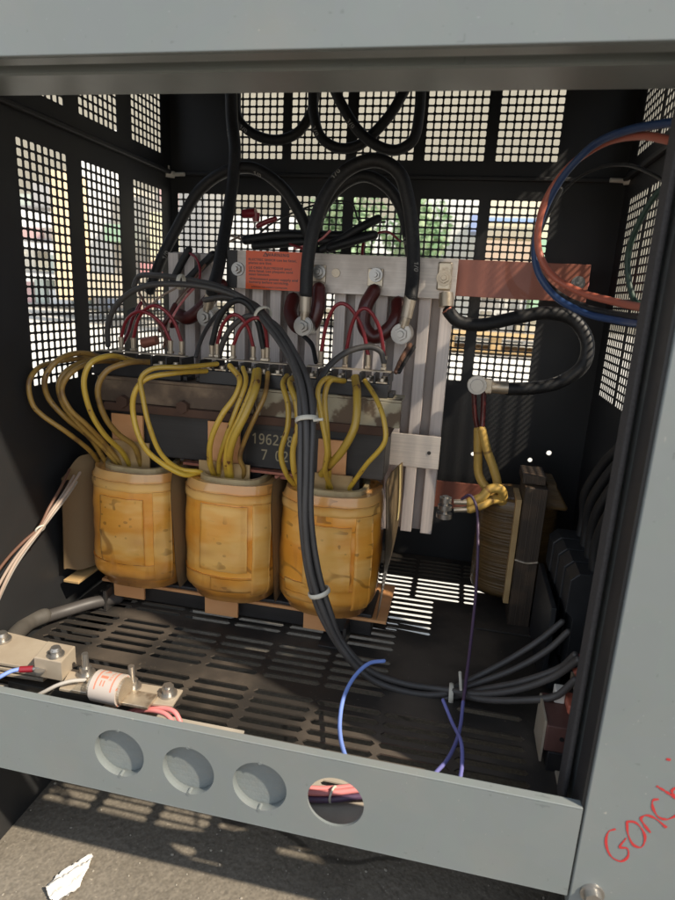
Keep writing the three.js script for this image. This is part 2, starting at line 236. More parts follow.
// ---------------------------------------------------------------- cabinet
const XL = -0.608, XR = 0.0691, ZB = -0.538, YF = -0.042, YT = 0.527, TOP = 0.75;
const cab = thing('electrical_cabinet', [-0.27, -0.23, -0.27], 'open grey steel electrical cabinet with perforated dark inner walls and red marker writing', 'cabinet');
{
  // perforated inserts: 8 columns of square holes
  const mesh = (w, h, nx, ny) => {
    const s = rect(0, 0, w, h), px = w / nx, py = h / ny, hx = px * 0.385, hy = py * 0.385, c = 0.0011;
    for (let i = 0; i < nx; i++) for (let j = 0; j < ny; j++) {
      const x = (i + 0.5) * px, y = (j + 0.5) * py, q = new THREE.Path();
      q.moveTo(x - hx + c, y - hy); q.lineTo(x - hx, y - hy + c); q.lineTo(x - hx, y + hy - c); q.lineTo(x - hx + c, y + hy); q.lineTo(x + hx - c, y + hy); q.lineTo(x + hx, y + hy - c); q.lineTo(x + hx, y - hy + c); q.lineTo(x + hx - c, y - hy); q.closePath(); s.holes.push(q);
    }
    return prep(new THREE.ExtrudeGeometry(s, { depth: 0.0012, bevelEnabled: false }));
  };
  const W0 = 0.0866, low = mesh(W0, 0.2655, 8, 26), upp = mesh(W0, 0.115, 8, 11);
  const yL = 0.256, yU = 0.571, HL = 0.2655, HU = 0.115;
  // wall(name, start, list of insert offsets, length, place): built in its own plane (s along, y up), then placed
  const wall = (name, s0, s1, starts, placeM, extra = []) => {
    const s = rect(s0, -0.085, s1, TOP);
    for (const a of starts) { s.holes.push(rpath(a, yL, a + W0, yL + HL)); if (a !== -0.5985) s.holes.push(rpath(a, yU, a + W0, yU + HU)); }
    for (const [x, y, r] of extra) s.holes.push(circ(x, y, r));
    const m = part(name, buv(new THREE.ExtrudeGeometry(s, { depth: 0.0016, bevelEnabled: false, curveSegments: 10 })).applyMatrix4(placeM), M.dark, cab);
    for (const a of starts) for (const [g, y] of a === -0.5985 ? [[low, yL]] : [[low, yL], [upp, yU]]) part('perforated_panel', buv(g.clone().translate(a, y, 0.0002)).applyMatrix4(placeM), M.dark, m);
    return m;
  };
  const T = (x, y, z) => new THREE.Matrix4().makeTranslation(x, y, z);
  // rear: plane z = ZB
  const back = wall('rear_panel', XL - 0.0014, XR + 0.0014, [-0.1107, -0.2115, -0.3123, -0.4128, -0.511, -0.5985], T(0, 0, ZB - 0.0016),
    [[...[-0.0953,0.1421,-0.538].slice(0, 2), 0.0032], [...[-0.0074,0.1415,-0.538].slice(0, 2), 0.0034], [...[0.0193,0.1557,-0.538].slice(0, 2), 0.0038]]);
  // left and right: local s = -z
  const left = wall('side_panel', 0.0045, -ZB - 0.0002, [0.187, 0.3003, 0.4215], T(XL - 0.0016, 0, 0).multiply(new THREE.Matrix4().makeRotationY(Math.PI / 2)));
  const right = wall('side_panel', 0.0045, -ZB - 0.0002, [0.4135, 0.3165, 0.2185, 0.118], T(XR, 0, 0).multiply(new THREE.Matrix4().makeRotationY(Math.PI / 2)));
  // seams: folded flanges with a corner tie rod
  part('seam_flange', [bx(XL + 0.0005, XL + 0.008, 0.5455, 0.552, ZB + 0.001, -0.002, 0.002)], M.dark, left);
  part('seam_flange', [bx(XR - 0.008, XR - 0.0005, 0.5455, 0.552, ZB + 0.001, -0.07, 0.002)], M.dark, right);
  part('seam_flange', [bx(XL + 0.009, XR - 0.009, 0.5455, 0.552, ZB + 0.0005, ZB + 0.006, 0.002)], M.dark, back);
  for (const [c, dx] of [[[-0.6048,0.546,-0.528], 1], [[0.0709,0.5467,-0.525], -1]]) {
    part('corner_bolt', [rod(add(c, [0, 0, 0]), add(c, [0.026 * dx, 0.0, 0.004]), 0.003), rod(add(c, [-0.004 * dx, 0, 0.008]), add(c, [0.006 * dx, 0, -0.002]), 0.0055, 0.0055, 6), rod(add(c, [0, -0.005, 0.004]), add(c, [0, 0.012, 0.004]), 0.0015)], M.white, back);
  }
  part('sun_block_rail', [bx(XL - 0.0016, XL + 0.03, -0.23, -0.0855, ZB, -0.004)], M.dark, cab);  // added rail that keeps sun off the ground below the floor slots
  part('sun_block_rail', [bx(XR - 0.03, XR + 0.0016, -0.23, -0.0855, ZB, -0.004)], M.dark, cab);  // matching added rail, blocks the sun coming in from the right
  // roof
  part('roof_panel', [bx(XL - 0.02, XR + 0.05, TOP, TOP + 0.002, ZB - 0.02, 0)], M.dark, cab);
  // floor pan with louvre slots
  {
    const s = rect(XL + 0.003, 0.052, XR - 0.003, -ZB - 0.002);  // local y = -z
    const cols = [[-0.5935, -0.527], [-0.522, -0.4565], [-0.4525, -0.387], [-0.383, -0.3185], [-0.3135, -0.246], [-0.243, -0.1735], [-0.1705, -0.1015], [-0.098, -0.029]];
    for (let k = 0; k < 22; k++) {
      const z = 0.0615 + k * 0.0151; if (k > 16) break;
      cols.forEach(([a, b], i) => {
        if (k === 5 || k === 11) return;
        if (i === 7 && (k > 6)) return; if (i === 6 && k > 4) return;
        s.holes.push(slotPath(a, b, z, 0.0043));
      });
    }
    // rear block to the right of the transformer
    for (let k = 0; k < 4; k++) s.holes.push(slotPath(-0.193, -0.131, 0.335 + 0.0145 * k, 0.0042));
    for (let k = 0; k < 3; k++) s.holes.push(slotPath(-0.193, -0.131, 0.3495 - 0.0145 * (k + 2), 0.0042));
    for (let k = 0; k < 10; k++) { s.holes.push(slotPath(-0.222, -0.166, 0.3925 + 0.0135 * k, 0.0043)); s.holes.push(slotPath(-0.1625, -0.095, 0.3925 + 0.0135 * k, 0.0043)); if (k !== 5) s.holes.push(slotPath(-0.0925, -0.05, 0.3925 + 0.0135 * k, 0.0043)); }
    for (let k = 0; k < 10; k++) s.holes.push(slotPath(-0.284, -0.226, 0.3925 + 0.0135 * k, 0.0043));
    const g = new THREE.ExtrudeGeometry(s, { depth: 0.0018, bevelEnabled: false });
    g.applyMatrix4(new THREE.Matrix4().makeRotationX(-Math.PI / 2)); g.translate(0, YF - 0.0018, 0);
    part('floor_pan', buv(g), M.floor, cab);
  }
  // sill with knockouts
  const HC = [[-0.4, -0.0402], [-0.332, -0.0432], [-0.2648, -0.044], [-0.1966, -0.0433]], HR = 0.0248;
  {
    const s = rect(-0.86, -0.085, -0.0012, -0.0012);
    HC.forEach(([x, y], i) => {
      const q = new THREE.Path(); const nt = 0;
      for (let k = 0; k <= 60; k++) { const a = -k / 60 * Math.PI * 2 + Math.PI / 2; const d = Math.min(Math.abs(Math.sin(a) - 1), Math.abs(Math.sin(a) + 1)); const r = HR + (nt && d < 0.012 ? 0.0022 : 0); const X = x + Math.cos(a) * r, Y = y + Math.sin(a) * r; k ? q.lineTo(X, Y) : q.moveTo(X, Y); }
      s.holes.push(q);
    });
    const sill = part('sill', [plate(s, 0.0026, -0.0026), bx(-0.86, -0.0012, -0.0012, 0.0004, -0.0085, 0, 0.0007), bx(-0.86, -0.0012, -0.009, -0.0013, -0.0085, -0.0068, 0.0006), bx(-0.86, -0.0012, -0.0865, -0.085, -0.012, 0, 0.0006)], M.grey, cab);
    HC.slice(0, 3).forEach(([x, y]) => part('knockout', [rod([x, y, -0.0105], [x, y, -0.0082], HR + 0.004, HR + 0.004, 48)], M.greyDisc, sill));
    HC.forEach(([x, y], i) => { const g = new THREE.LatheGeometry([[HR + 0.0003, 0], [HR + 0.0003, -0.0056], [HR + 0.0024, -0.0056], [HR + 0.0024, 0]].map(p => new THREE.Vector2(...p)), 56); g.rotateX(Math.PI / 2); g.translate(x, y, -0.0026); if (i < 3) part('rim', [prep(g), rod([x, y - HR, -0.006], [x, y - HR, 0.0004], 0.0018, 0.0018, 10), rod([x, y + HR, -0.006], [x, y + HR, 0.0002], 0.0015, 0.0015, 10)], M.grey, sill); });
    // cable tray behind the sill
    const t = rect(-0.6, 0.0128, -0.005, 0.098);
    for (let i = 0; i < 8; i++) for (const z of i === 5 ? [0.0595, 0.073] : [0.019, 0.0315, 0.044, 0.0565, 0.069, 0.0815]) t.holes.push(slotPath(-0.59 + i * 0.0735, -0.59 + i * 0.0735 + 0.064, z, i === 5 ? 0.003 : 0.0047));
    const g = new THREE.ExtrudeGeometry(t, { depth: 0.0015, bevelEnabled: false }); g.applyMatrix4(new THREE.Matrix4().makeRotationX(-Math.PI / 2)); g.translate(0, -0.084, 0);
    part('cable_tray', buv(g), M.tray, cab);
  }
  // right post with return, gasket and the writing
  const post = part('door_post', [bx(0.0006, 0.34, -0.23, 0.527, -0.003, 0, 0.0012), bx(0.0006, 0.0026, -0.1, 0.527, -0.058, -0.003)], M.grey, cab);
  part('return_shade', [bx(-0.002, 0.0004, -0.04, 0.5265, -0.03, -0.003), bx(-0.004, 0.0004, -0.04, 0.5265, -0.0595, -0.0575)], M.dark, post);  // dark strips over the grey return, its shade put into their colour
  part('door_gasket', [bx(-0.0088, -0.0043, -0.036, 0.526, -0.0575, -0.036, 0.002)], M.gasket, post);
  const bc = [0.0169,-0.078,0];
  part('bolt', [rod(add(bc, [0, 0, 0]), add(bc, [0, 0, 0.0016]), 0.0095, 0.0093, 24), rod(add(bc, [0, 0, 0.0016]), add(bc, [0, 0, 0.0075]), 0.0072, 0.0068, 6)], M.zinc, post);
  const strokes = [
    [[0.0241,-0.0124,0], [0.0202,-0.0154,0], [0.0196,-0.0262,0], [0.0252,-0.0383,0], [0.033,-0.0411,0], [0.0372,-0.035,0], [0.0353,-0.0277,0], [0.0302,-0.0281,0], [0.0331,-0.0186,0]],
    [[0.0314,-0.0038,0], [0.0339,-0.0145,0], [0.0397,-0.0236,0], [0.0449,-0.0241,0], [0.0463,-0.015,0], [0.0428,-0.0074,0], [0.037,-0.0023,0], [0.0313,-0.0029,0]],
    [[0.0488,-0.0086,0], [0.0434,-0.0025,0], [0.0405,0.0024,0], [0.0435,0.006,0], [0.05,0.0049,0], [0.0589,-0.0012,0]],
    [[0.0492,0.0223,0], [0.046,0.0205,0], [0.0472,0.0135,0], [0.0526,0.0065,0], [0.0583,0.0061,0], [0.0643,0.0114,0]],
    [[0.0466,0.0335,0], [0.0541,0.0299,0], [0.0619,0.0255,0]], [[0.06,0.0359,0], [0.0572,0.0325,0], [0.0596,0.0267,0]],
    [[0.0492,0.0583,0], [0.0512,0.0583,0]],
  ];
    for (const st of strokes) { const c = new THREE.CatmullRomCurve3(st.map(V)); const n = 30, w0 = 0.0009, pos = []; const P = c.getPoints(n);
    for (let i = 0; i < n; i++) { const a = P[i], b = P[i + 1]; const w = w0 * (0.8 + 0.35 * Math.sin(i * 0.7 + st.length) + rr(-0.12, 0.12)); const d = b.clone().sub(a).normalize(), nx = -d.y, ny = d.x; const e = d.multiplyScalar(0.0005);
      const q = [[a.x - e.x + nx * w, a.y - e.y + ny * w], [a.x - e.x - nx * w, a.y - e.y - ny * w], [b.x + e.x - nx * w, b.y + e.y - ny * w], [b.x + e.x + nx * w, b.y + e.y + ny * w]], z = 0.0003 + i * 1e-6; 
      for (const k of [0, 1, 2, 0, 2, 3]) pos.push(q[k][0], q[k][1], z); }
    const g = new THREE.BufferGeometry(); g.setAttribute('position', new THREE.Float32BufferAttribute(pos, 3)); g.computeVertexNormals(); part('pen_stroke', buv(g), M.marker, post); }
  // top beam
  part('top_beam', [bx(-0.86, 0.34, 0.5272, TOP, -0.003, 0, 0.001), bx(-0.86, 0.34, 0.527, 0.5285, -0.016, -0.0035), bx(-0.86, 0.34, 0.534, 0.5355, -0.034, -0.0165), bx(-0.86, 0.34, 0.5275, 0.5345, -0.0355, -0.0342, 0.0005), bx(-0.86, 0.34, 0.5268, 0.529, -0.082, -0.0357, 0.0008), bx(-0.86, 0.34, 0.529, 0.56, -0.084, -0.0822)], M.grey, cab);
  part('door_post', [bx(-0.86, XL - 0.002, -0.23, 0.5268, -0.003, 0)], M.grey, cab);
}

// ---------------------------------------------------------------- three phase transformer
const tf = thing('three_phase_transformer', [-0.39, YF, -0.28], 'large transformer with three amber varnished coils, dark core and looping yellow leads', 'transformer');
const CX = [-0.516, -0.388, -0.264], CZ = -0.265, CY0 = 0.001, CY1 = 0.155;
const cw = 0.0625, cd = 0.0555;
function coilPoint(ci, a, v, off) {               // a = angle, v = 0..1 height
  const n = 2.45, c = Math.cos(a), s = Math.sin(a), k = Math.pow(Math.pow(Math.abs(c), n) + Math.pow(Math.abs(s), n), -1 / n);
  const prof = [0.93, 0.965, 1.0][ci] ; const bot = 1 - 0.16 * Math.pow(1 - sm(0, 0.16, v), 1.5), top = 1 - 0.05 * sm(0.93, 1, v), mid = 0.97 + 0.035 * Math.sin(Math.PI * Math.min(1, v * 1.1));
  const wob = 0.0005 * (Math.sin(a * 3 + ci * 2 + v * 5) + 0.8 * Math.sin(a * 7 + v * 13 + ci) + 0.6 * Math.sin(v * 31 + a * 2));
  const r = bot * top * mid;
  return [CX[ci] + c * k * (cw * r + wob + off), lerp(CY0, CY1, v), CZ + s * k * (cd * r + wob + off)];
}
function coilSurf(ci, a0, a1, v0, v1, off, na, nv, thick) {
  const pos = [], uv = []; const wv = thick ? 0.0018 : 0; const P = (i, j, o) => coilPoint(ci, lerp(a0, a1, i / na) + wv * 1.6 * Math.sin(j * 1.3 + ci * 2 + a0 * 9), lerp(v0, v1, j / nv) + wv * Math.sin(i * 0.9 + ci + v0 * 20), o);
  const quad = (a, b, c, d, ua, ub, uc, ud) => { for (const [p, u] of [[a, ua], [b, ub], [c, uc], [a, ua], [c, uc], [d, ud]]) { pos.push(...p); uv.push(...u); } };
  const U = (i, j) => [ci * 0.37 + lerp(a0, a1, i / na) * 0.06, ci * 0.21 + lerp(v0, v1, j / nv) * 0.16];
  for (let i = 0; i < na; i++) for (let j = 0; j < nv; j++) quad(P(i + 1, j, off), P(i, j, off), P(i, j + 1, off), P(i + 1, j + 1, off), U(i + 1, j), U(i, j), U(i, j + 1), U(i + 1, j + 1));
  if (thick) { for (let i = 0; i < na; i++) for (const j of [0, nv]) quad(P(i, j, off), P(i + 1, j, off), P(i + 1, j, off - thick), P(i, j, off - thick), U(i, j), U(i + 1, j), U(i + 1, j), U(i, j)); for (let j = 0; j < nv; j++) for (const i of [0, na]) quad(P(i, j, off), P(i, j + 1, off), P(i, j + 1, off - thick), P(i, j, off - thick), U(i, j), U(i, j + 1), U(i, j + 1), U(i, j)); }
  const g = new THREE.BufferGeometry(); g.setAttribute('position', new THREE.Float32BufferAttribute(pos, 3)); g.setAttribute('uv', new THREE.Float32BufferAttribute(uv, 2));
  return g;
}
import { mergeVertices } from 'three/addons/utils/BufferGeometryUtils.js';
const smooth = (g) => { const u = g.attributes.uv; g.deleteAttribute('normal'); let m = mergeVertices(g, 1e-5); m.computeVertexNormals(); return m; };
for (let ci = 0; ci < 3; ci++) {
  const body = smooth(coilSurf(ci, 0, Math.PI * 2, 0, 1, 0, 72, 36, 0));
  // top rim: a ring going inwards and the paper tube end; the bottom closes
  const ring = []; const rp = [];
  for (let i = 0; i < 48; i++) { const a = i / 48 * Math.PI * 2, b = (i + 1) / 48 * Math.PI * 2; const A = coilPoint(ci, a, 1, 0), B = coilPoint(ci, b, 1, 0), c = [CX[ci], CY1, CZ];
    const iA = add(sc(add(A, sc(c, -1)), 0.62), c), iB = add(sc(add(B, sc(c, -1)), 0.62), c); iA[1] -= 0.004; iB[1] -= 0.004;
    for (const p of [A, B, iB, A, iB, iA]) rp.push(...p);
    const C = coilPoint(ci, a, 0, 0), D = coilPoint(ci, b, 0, 0); for (const p of [C, [CX[ci], CY0 + 0.0005, CZ], D]) rp.push(...p); }
  const rg = new THREE.BufferGeometry(); rg.setAttribute('position', new THREE.Float32BufferAttribute(rp, 3)); rg.computeVertexNormals(); ring.push(buv(rg));
  const coil = part('coil', [body, ...ring], M.coil, tf);
  const F = Math.PI / 2;                          // the front faces +z
  const patches = [[[-0.42, 0.5, 0.24, 0.8]], [[-0.5, 0.42, 0.3, 0.84], [-0.75, 0.2, 0.13, 0.24]], [[-0.52, 0.34, 0.26, 0.78], [0.1, 0.75, 0.2, 0.3]]][ci];
  for (const [a0, a1, v0, v1] of patches) part('wrap_patch', smooth(coilSurf(ci, F + a0, F + a1, v0, v1, 0.0018, 20, 14, 0.002)), M.tape, coil);
  part('wrap_band', smooth(coilSurf(ci, F - 1.0, F + 1.15, 0.1 + 0.02 * ci, 0.235 + 0.015 * ci, 0.0013, 36, 5, 0.0016)), M.tape, coil);
  part('wrap_band', smooth(coilSurf(ci, F - 1.2, F + 1.2, 0.855, 0.93, 0.0012, 36, 4, 0.0015)), M.tape, coil);
  part('corner_tape', smooth(coilSurf(ci, F - 0.95, F - 0.6, 0.1, 0.86, 0.0024, 8, 16, 0.0022)), M.tape, coil);
  // inner paper collar sticking up out of the winding
  { const s = new THREE.Shape(); const q = new THREE.Path(); for (let k = 0; k <= 48; k++) { const a = k / 48 * Math.PI * 2, n = 3.2, c = Math.cos(a), t = Math.sin(a), kk = Math.pow(Math.pow(Math.abs(c), n) + Math.pow(Math.abs(t), n), -1 / n); const X = c * kk, Y = t * kk; k ? s.lineTo(X * 0.042, Y * 0.04) : s.moveTo(X * 0.042, Y * 0.04); k ? q.lineTo(X * 0.037, Y * 0.035) : q.moveTo(X * 0.037, Y * 0.035); } s.holes.push(q);
    const g = new THREE.ExtrudeGeometry(s, { depth: 0.008, bevelEnabled: false }); g.applyMatrix4(new THREE.Matrix4().makeRotationX(-Math.PI / 2)); g.translate(CX[ci], CY1 - 0.004, CZ); part('collar', buv(g), M.collar, coil); }
}
// core: legs, yokes, clamp bars
part('core', [bx(-0.56, -0.205, 0.166, 0.222, -0.32, -0.262, 0.002), bx(-0.56, -0.205, -0.034, -0.004, -0.32, -0.25, 0.002), ...CX.map(x => bx(x - 0.03, x + 0.03, -0.004, 0.1665, -0.305, -0.265))], M.core, tf);
part('clamp_bar', [bx(-0.572, -0.366, 0.2335, 0.2605, -0.262, -0.257, 0.001), bx(-0.572, -0.366, 0.2605, 0.2645, -0.3, -0.2572, 0.001)], M.rustDark, tf, 'rusty brown left clamp bar');
part('clamp_bar', [bx(-0.3635, -0.19, 0.2325, 0.262, -0.262, -0.2565, 0.001), bx(-0.3635, -0.19, 0.262, 0.265, -0.3, -0.2567, 0.001)], M.rustCream, tf, 'cream painted right clamp bar with rust patches');
part('clamp_flange', [bx(-0.562, -0.2, 0.2225, 0.233, -0.31, -0.252, 0.0015)], M.rustRed, tf);
for (const x of [-0.535, -0.455, -0.385]) part('bolt', [rod([x, 0.235, -0.256], [x, 0.235, -0.249], 0.0085, 0.008, 6)], M.rustRed, tf);
part('copper_strip', [bx(-0.455, -0.3, 0.1625, 0.1655, -0.262, -0.252), bx(-0.335, -0.29, 0.1585, 0.162, -0.264, -0.25)], M.copper, tf);
// wedge boards behind the coil tops
part('wedge_board', [bx(...[[-0.5528,0.2242,-0.252], [-0.5103,0.2279,-0.252]].map(p => p[0]), 0.15, 0.2185, -0.258, -0.2545)], M.board, tf);
part('wedge_board', [bx(...[[-0.4232,0.2208,-0.252], [-0.3822,0.221,-0.252]].map(p => p[0]), 0.15, 0.2205, -0.258, -0.2545)], M.board, tf);
part('wedge_board', [bx(...[[-0.2841,0.2134,-0.252], [-0.2495,0.2144,-0.252]].map(p => p[0]), 0.15, 0.212, -0.258, -0.2545)], M.board, tf);
part('spacer_card', [bx(...[[-0.432,0.1751,-0.245], [-0.3664,0.1796,-0.245]].map(p => p[0]), 0.152, 0.172, -0.25, -0.2475)], M.boardTan, tf);
part('spacer_card', [bx(...[[-0.5517,0.1846,-0.245], [-0.4986,0.1758,-0.245]].map(p => p[0]), 0.152, 0.186, -0.25, -0.2475)], M.boardTan, tf);
part('spacer_card', [bx(...[[-0.2852,0.1661,-0.245], [-0.2394,0.1664,-0.245]].map(p => p[0]), 0.15, 0.172, -0.25, -0.2475)], M.boardTan, tf);
// lower tabs and base boards
for (const [a, b, y] of [[[-0.55,-0.0169,-0.236], [-0.5064,-0.01,-0.236], -0.026], [[-0.4211,-0.0193,-0.236], [-0.3762,-0.012,-0.236], -0.0305], [[-0.2895,-0.0102,-0.236], [-0.2579,-0.0049,-0.236], -0.0295]]) part('lower_tab', [bx(a[0], b[0], y, 0.006, -0.242, -0.2385, 0.0004)], M.board, tf);
part('base_board', [bx(-0.573, -0.187, -0.0125, -0.0085, -0.345, -0.247, 0.0006)], M.board, tf);
part('base_board', [bx(-0.6, -0.5785, 0.002, 0.0055, -0.27, -0.205, 0.0006)], M.boardTan, tf);
for (const x of [-0.556, -0.236]) part('foot', [bx(x, x + 0.004, YF + 0.003, -0.0127, -0.33, -0.222, 0.0005), bx(x - 0.03, x + 0.004, YF + 0.0005, YF + 0.0028, -0.33, -0.222, 0.0005)], M.core, tf);
// lettering on the core
{
  const c = document.createElement('canvas'); c.width = 256; c.height = 128; const x = c.getContext('2d'); x.fillStyle = '#242322'; x.fillRect(0, 0, 256, 128); x.fillStyle = '#93886c'; x.font = 'bold 50px monospace'; x.textAlign = 'left'; x.fillText('196228', 20, 52); x.fillText('7 02', 62, 106);
  const t = new THREE.CanvasTexture(c); t.colorSpace = THREE.SRGBColorSpace;
  const a = [-0.3716,0.2201,-0.2612], b = [-0.3087,0.2187,-0.2612]; const g = new THREE.PlaneGeometry(0.076, 0.046); g.translate(a[0] + 0.034, 0.1925, -0.2612);
  part('stencilled_number', prep(g), std({ map: t, roughness: 0.5 }), tf);
}
// barrier papers
function sheet(fn, nu, nv, th) { // fn(u,v) -> point; two faces th apart along x
  const pos = [], uv = []; const P = (i, j) => fn(i / nu, j / nv);
  for (const s of [0, 1]) for (let i = 0; i < nu; i++) for (let j = 0; j < nv; j++) { const q = [P(i, j), P(i + 1, j), P(i + 1, j + 1), P(i, j + 1)]; for (const k of s ? [0, 1, 2, 0, 2, 3] : [0, 2, 1, 0, 3, 2]) { pos.push(q[k][0] + (s ? th : 0), q[k][1], q[k][2]); uv.push(q[k][2], q[k][1]); } }
  const g = new THREE.BufferGeometry(); g.setAttribute('position', new THREE.Float32BufferAttribute(pos, 3)); g.setAttribute('uv', new THREE.Float32BufferAttribute(uv, 2)); return smooth(g);
}
part('barrier_paper', sheet((u, v) => [-0.576 - 0.02 * sm(0.1, 1, u) * (1 - 0.25 * v), lerp(0.012 + 0.01 * sm(0.6, 1, u), 0.166 - 0.022 * sm(0.5, 1, u), v), lerp(-0.262, -0.202, u)], 14, 8, 0.0008), M.paper, tf, 'flared brown barrier paper left of the coils');
for (const x of [-0.4525, -0.3265]) part('barrier_paper', sheet((u, v) => [x + 0.004 * Math.sin(v * 3 + u), lerp(0.008, 0.162, v), lerp(-0.33, -0.2125 - 0.012 * Math.pow(2 * v - 1, 4), u)], 10, 10, 0.0008), M.paper, tf);
const flap = (u, v) => [-0.2 + 0.006 * Math.sin(v * 2.8 + 0.2) + 0.012 * u * u * (0.4 + 0.6 * v), lerp(-0.004 + 0.05 * sm(0.3, 1, u), 0.171 + 0.012 * u, v), lerp(-0.236, -0.296, u)];
const rp = part('barrier_paper', sheet(flap, 16, 18, 0.0009), M.paper, tf, 'curved grey brown barrier paper right of the coils');
{ const rb = []; for (let i = 0; i < 34; i++) { const v = 0.5 + i / 34 * 0.5, a = flap(0.86, v); rb.push(bx(a[0] + 0.0009, a[0] + 0.0024, a[1], a[1] + 0.0016, a[2] - 0.011, a[2] + 0.005, 0.0005)); } part('ribbed_edge', rb, M.ribPaper, rp); }

// yellow leads (parts of the transformer)
const LEADS = [
  [M.yellowAge, [[-0.5848,0.2853,-0.268], [-0.6035,0.2818,-0.225], [-0.6003,0.2779,-0.185], [-0.6002,0.2638,-0.17], [-0.5972,0.239,-0.17], [-0.5904,0.2272,-0.175], [-0.5731,0.207,-0.19], [-0.5648,0.1789,-0.22], [-0.5718,0.1549,-0.25]]],
  [M.yellowAge, [[-0.5626,0.2843,-0.268], [-0.5719,0.2947,-0.225], [-0.5776,0.2881,-0.19], [-0.587,0.2692,-0.18], [-0.5887,0.2466,-0.185], [-0.5756,0.2225,-0.195], [-0.5646,0.1916,-0.225], [-0.5605,0.1548,-0.25]]],
  [M.yellowAge, [[-0.5517,0.2826,-0.268], [-0.5626,0.2852,-0.22], [-0.572,0.2743,-0.195], [-0.5772,0.2596,-0.19], [-0.5759,0.2367,-0.195], [-0.5669,0.2107,-0.21], [-0.5553,0.1801,-0.235], [-0.5437,0.154,-0.25]]],
  [M.yellowAge, [[-0.5461,0.283,-0.268], [-0.5527,0.2852,-0.215], [-0.5621,0.2745,-0.19], [-0.5707,0.2561,-0.186], [-0.5648,0.2339,-0.19], [-0.5554,0.214,-0.205], [-0.5497,0.1819,-0.235], [-0.5381,0.1533,-0.25]]],
  [M.yellow, [[-0.5256,0.2845,-0.268], [-0.529,0.295,-0.215], [-0.5381,0.2883,-0.195], [-0.5447,0.2691,-0.19], [-0.5425,0.2338,-0.195], [-0.5356,0.2027,-0.21], [-0.5282,0.1752,-0.235], [-0.5269,0.1532,-0.25]]],
  [M.yellowAge, [[-0.5053,0.2848,-0.268], [-0.5111,0.2873,-0.225], [-0.528,0.2783,-0.21], [-0.5374,0.2584,-0.205], [-0.5345,0.2259,-0.21], [-0.5265,0.2004,-0.225], [-0.5146,0.183,-0.24], [-0.5116,0.1562,-0.25]]],
  [M.yellow, [[-0.4146,0.2895,-0.262], [-0.4381,0.288,-0.225], [-0.4686,0.2856,-0.205], [-0.4796,0.2752,-0.2], [-0.4779,0.2525,-0.2], [-0.4703,0.2183,-0.2], [-0.4613,0.1846,-0.21], [-0.4462,0.165,-0.225], [-0.4273,0.1591,-0.24], [-0.4261,0.1485,-0.255]]],
  [M.yellow, [[-0.4287,0.2801,-0.262], [-0.4507,0.2802,-0.225], [-0.4763,0.2737,-0.205], [-0.4876,0.2586,-0.2], [-0.491,0.2352,-0.2], [-0.4797,0.1972,-0.2], [-0.4641,0.1758,-0.21], [-0.4398,0.1582,-0.225], [-0.4295,0.1562,-0.245], [-0.4287,0.1469,-0.255]]],
  [M.yellow, [[-0.3981,0.2884,-0.262], [-0.3789,0.2752,-0.245], [-0.3798,0.2589,-0.235], [-0.3929,0.236,-0.225], [-0.4064,0.2049,-0.225], [-0.4121,0.1748,-0.235], [-0.412,0.1502,-0.25]]],
  [M.yellow, [[-0.3817,0.2872,-0.262], [-0.3697,0.2742,-0.24], [-0.3758,0.2434,-0.225], [-0.389,0.2066,-0.225], [-0.4026,0.1745,-0.24], [-0.4067,0.1521,-0.25]]],
  [M.yellow, [[-0.3629,0.285,-0.262], [-0.3557,0.2691,-0.235], [-0.363,0.2396,-0.22], [-0.3772,0.2089,-0.22], [-0.3879,0.1799,-0.235], [-0.391,0.1513,-0.25]]],
  [M.yellow, [[-0.3666,0.2848,-0.262], [-0.3616,0.2682,-0.238], [-0.3697,0.2381,-0.225], [-0.3841,0.2047,-0.225], [-0.3917,0.177,-0.235], [-0.395,0.1509,-0.25]]],
  [M.yellowAge, [[-0.3505,0.2836,-0.262], [-0.3464,0.261,-0.24], [-0.3534,0.2386,-0.23], [-0.3681,0.2064,-0.235], [-0.3759,0.1823,-0.24], [-0.3725,0.1663,-0.245], [-0.3762,0.1511,-0.252]]],
  [M.yellow, [[-0.3271,0.2819,-0.262], [-0.3252,0.2755,-0.24], [-0.3142,0.2546,-0.225], [-0.312,0.2328,-0.22], [-0.3192,0.1971,-0.22], [-0.3127,0.1725,-0.225], [-0.3069,0.1536,-0.245]]],
  [M.yellow, [[-0.3162,0.2827,-0.262], [-0.317,0.2784,-0.24], [-0.305,0.2588,-0.225], [-0.3009,0.2334,-0.222], [-0.3058,0.2039,-0.222], [-0.3046,0.1794,-0.225], [-0.3032,0.1553,-0.245]]],
  [M.yellow, [[-0.2635,0.2822,-0.262], [-0.2741,0.2864,-0.23], [-0.278,0.276,-0.215], [-0.2723,0.2497,-0.21], [-0.2637,0.2111,-0.21], [-0.267,0.185,-0.22], [-0.2641,0.1561,-0.245]]],
  [M.yellow, [[-0.2587,0.2814,-0.262], [-0.2694,0.2839,-0.235], [-0.2722,0.2695,-0.225], [-0.2669,0.2313,-0.22], [-0.2648,0.1884,-0.23], [-0.2684,0.1559,-0.248]]],
  [M.yellow, [[-0.2461,0.2858,-0.262], [-0.2383,0.2742,-0.235], [-0.2349,0.241,-0.215], [-0.2457,0.214,-0.215], [-0.2615,0.1913,-0.225], [-0.2758,0.1721,-0.245]]],
  [M.yellow, [[-0.2342,0.2833,-0.262], [-0.2154,0.2671,-0.235], [-0.2043,0.2485,-0.22], [-0.201,0.2265,-0.215], [-0.2214,0.1944,-0.225], [-0.2434,0.1558,-0.25]]],
];
M.yellow.vertexColors = M.yellowAge.vertexColors = true;
